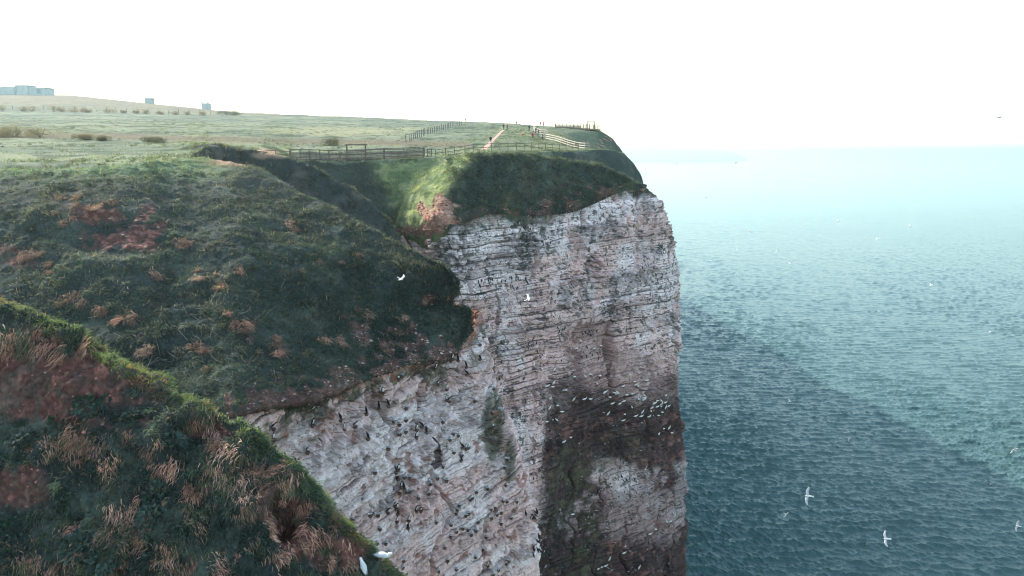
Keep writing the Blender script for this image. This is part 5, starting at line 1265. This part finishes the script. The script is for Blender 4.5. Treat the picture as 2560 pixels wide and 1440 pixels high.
# two big gulls on the near spur
p1, n1_ = pick("hill_spur", (915, 1432), rb); bird(P_HER, "gull", p1 + UP * .02, (-.35, .93, 0), (-.25, -.1, 1), 1.0, "large white gull standing with its back turned on the near spur", "gull")
p2, n2_ = pick("hill_spur", (955, 1399), rb); bird(P_HER2, "gull", p2 + UP * .02, (.98, -.15, -.1), (0, .1, 1), 1.0, "large white gull facing right, half behind the spur crest", "gull")

# ================================================================== PEOPLE
def person(p, hgt, yaw, pose, jacket, legs_, hair, label, skin=(.42, .27, .21), bag=None, group=None):
    J = {"pel": (0,0,.53), "wai": (0,0,.61), "che": (0,0,.74), "nec": (0,0,.845), "hea": (0,.012,.89), "top": (0,.008,.965), "nos": (0,.05,.918),
         "sl": (-.10,0,.80), "sr": (.10,0,.80), "el": (-.135,.0,.65), "er": (.135,0,.65), "wl": (-.13,.05,.52), "wr": (.13,.05,.52), "fl": (-.125,.07,.47), "fr": (.125,.07,.47),
         "hl": (-.055,0,.50), "hr": (.055,0,.50), "kl": (-.06,.01,.28), "kr": (.06,.01,.28), "al": (-.06,-.01,.045), "ar": (.06,-.01,.045), "tl": (-.065,.075,.02), "tr": (.065,.075,.02)}
    if pose == "walk": J.update(kl=(-.055,.07,.29), al=(-.055,.10,.06), tl=(-.06,.18,.03), kr=(.055,-.03,.28), ar=(.055,-.13,.07), tr=(.06,-.06,.02), el=(-.13,-.05,.66), wl=(-.13,-.04,.53), fl=(-.13,-.03,.48), er=(.13,.04,.66), wr=(.12,.12,.56), fr=(.12,.15,.52))
    if pose == "lean": J.update(che=(0,.06,.73), nec=(0,.09,.83), hea=(0,.12,.87), top=(0,.13,.945), nos=(0,.17,.89), sl=(-.10,.07,.79), sr=(.10,.07,.79), el=(-.12,.15,.69), er=(.12,.15,.69), wl=(-.05,.24,.76), wr=(.05,.24,.76), fl=(-.02,.27,.80), fr=(.02,.27,.80))
    if pose == "crouch":
        for k in ("pel","wai","che","nec","hea","top","nos","sl","sr","el","er","wl","wr","fl","fr","hl","hr"): x_, y_, z_ = J[k]; J[k] = (x_, y_ + (z_ - .5) * .25 - .06, z_ - .25)
        J.update(kl=(-.08,.15,.27), kr=(.08,.15,.27))
    E = [("pel","wai"),("wai","che"),("che","nec"),("nec","hea"),("hea","top"),("hea","nos"),("che","sl"),("che","sr"),("sl","el"),("el","wl"),("wl","fl"),("sr","er"),("er","wr"),("wr","fr"),("pel","hl"),("pel","hr"),("hl","kl"),("kl","al"),("al","tl"),("hr","kr"),("kr","ar"),("ar","tr")]
    Rr = dict(pel=(.085,.06), wai=(.075,.055), che=(.092,.065), nec=(.032,.032), hea=(.042,.048), top=(.040,.046), nos=(.012,.012), sl=(.04,.04), sr=(.04,.04), el=(.03,.03), er=(.03,.03), wl=(.02,.02), wr=(.02,.02), fl=(.017,.02), fr=(.017,.02), hl=(.055,.055), hr=(.055,.055), kl=(.04,.04), kr=(.04,.04), al=(.026,.026), ar=(.026,.026), tl=(.02,.016), tr=(.02,.016))
    ks = list(J); me = bpy.data.meshes.new("person_skeleton"); me.from_pydata([Vector(J[k]) * hgt for k in ks], [(ks.index(a), ks.index(b)) for a, b in E], [])
    ob = bpy.data.objects.new("person", me); C.objects.link(ob); md = ob.modifiers.new("skin", 'SKIN'); md.use_smooth_shade = True
    for i, k in enumerate(ks): me.skin_vertices[0].data[i].radius = [q * hgt for q in Rr[k]]
    me.skin_vertices[0].data[0].use_root = True
    md2 = ob.modifiers.new("sub", 'SUBSURF'); md2.levels = 1
    dg = bpy.context.evaluated_depsgraph_get(); nm = bpy.data.meshes.new_from_object(ob.evaluated_get(dg)); bpy.data.objects.remove(ob)
    co = np.zeros(len(nm.vertices) * 3, np.float32); nm.vertices.foreach_get("co", co); co = co.reshape(-1, 3) / hgt
    head = np.array(J["hea"]); top = np.array(J["top"]); lo = J["pel"][2] + .005; c = np.tile(np.array(jacket, float), (len(co), 1))
    c[co[:, 2] < lo - .03] = legs_; c[co[:, 2] < .05] = (.03, .03, .03)
    hd = co[:, 2] > J["nec"][2] + .008; c[hd] = skin; hr_ = hd & ((co[:, 2] > top[2] - .012) | (co[:, 1] < head[1] - .012)); c[hr_] = hair
    for f_ in ("fl", "fr"): c[np.linalg.norm(co - np.array(J[f_]), axis=1) < .036] = skin
    for e_ in (-1, 1): c[np.linalg.norm(co - (head + [e_ * .017, .05, .045]), axis=1) < .012] = (.03, .02, .02)
    ca = nm.color_attributes.new("Col", 'FLOAT_COLOR', 'POINT'); c4 = np.ones((len(co), 4), np.float32); c4[:, :3] = c; ca.data.foreach_set("color", c4.ravel())
    nm.materials.clear(); nm.materials.append(M_COL); o = bpy.data.objects.new("person", nm); C.objects.link(o)
    o.location = [float(t) for t in p]; o.rotation_euler = (0, 0, yaw); tag(o, label, "person", group)
    if bag:
        t = rings([(0, 0, 0), (0, 0, .02), (0, 0, .12), (0, 0, .2), (0, 0, .23)], [(.01,.01),(.10,.06),(.11,.07),(.08,.06),(.01,.01)], [bag] * 5)
        b_ = mesh_np("backpack", t[0] * hgt + np.array([0, -.09, .60]) * hgt, t[1], t[2], True, M_COL, o)
    return o
NAVY = (.02, .025, .035); CHAR = (.035, .035, .04); RED = (.42, .05, .04); DKB = (.03, .04, .07)
person(ground(1228, 361), 1.72, math.pi, "walk", CHAR, (.62, .55, .52), (.05, .03, .02), "person in a black coat and pale trousers walking down the red path")
person(ground(1260, 322), 1.75, math.pi, "stand", NAVY, CHAR, (.03, .02, .02), "person in dark clothes at the top end of the red path")
person(ground(1268.5, 321.5), 1.68, math.pi, "walk", RED, CHAR, (.10, .06, .04), "person in a red jacket at the top end of the red path")
person(ground_at(1290, 256) - UP * .4, 1.6, .6, "stand", (.10, .04, .04), CHAR, (.03, .02, .02), "small figure in dark brown on the skyline, right of the path end")
person(ground(1323, 325), 1.78, 2.8, "stand", DKB, (.08, .09, .11), (.06, .04, .03), "person in dark blue just left of the pale fence corner")
person(ground(1339, 332), 1.75, 2.2, "stand", CHAR, NAVY, (.03, .02, .02), "person in black standing tallest behind the low pale fence")
person(ground(1346, 336), 1.7, 3.6, "lean", (.16, .15, .17), CHAR, (.10, .08, .07), "person in grey leaning on the pale fence, middle of the group")
person(ground(1331, 341), 1.6, 3.3, "crouch", RED, CHAR, (.05, .03, .02), "person in red crouching at the left end of the low pale fence")
person(ground(1357, 345), 1.7, 1.9, "crouch", (.04, .09, .10), (.04, .05, .06), (.05, .03, .02), "person in dark teal sitting at the near bend of the pale fence")
person(ground_at(1352.5, 232), 1.65, 2.8, "stand", RED, CHAR, (.05, .03, .02), "left one of two people in red by the far skyline fence")
person(ground_at(1358, 230), 1.7, 3.4, "stand", (.45, .07, .05), CHAR, (.05, .03, .02), "right one of two people in red by the far skyline fence")
person(ground(1468, 371.5) + np.array([0, .6, 0]), 1.76, -1.9, "lean", (.22, .23, .25), (.14, .16, .19), (.36, .34, .32), "grey-haired person in a grey jacket leaning on the end of the pale fence")
person(ground_at(1161.5, 306), 1.72, 2.5, "stand", NAVY, NAVY, (.03, .02, .02), "left one of two dark figures close together on the skyline")
person(ground_at(1164.5, 307), 1.65, 3.5, "stand", CHAR, CHAR, (.03, .02, .02), "right one of two dark figures close together on the skyline")
# orange bag on the grass
p = ground(1307, 334); t = rings([(-.5, 0, .02), (-.4, 0, .12), (0, 0, .2), (.35, 0, .16), (.5, 0, .04)], [(.05,.03),(.22,.14),(.3,.2),(.22,.15),(.05,.03)], [(.55, .16, .08)] * 5)
o = mesh_np("bag", t[0], t[1], t[2], True, M_COL); o.location = [float(q) for q in p]; tag(o, "orange bag lying on the grass left of the walkers", "bag")
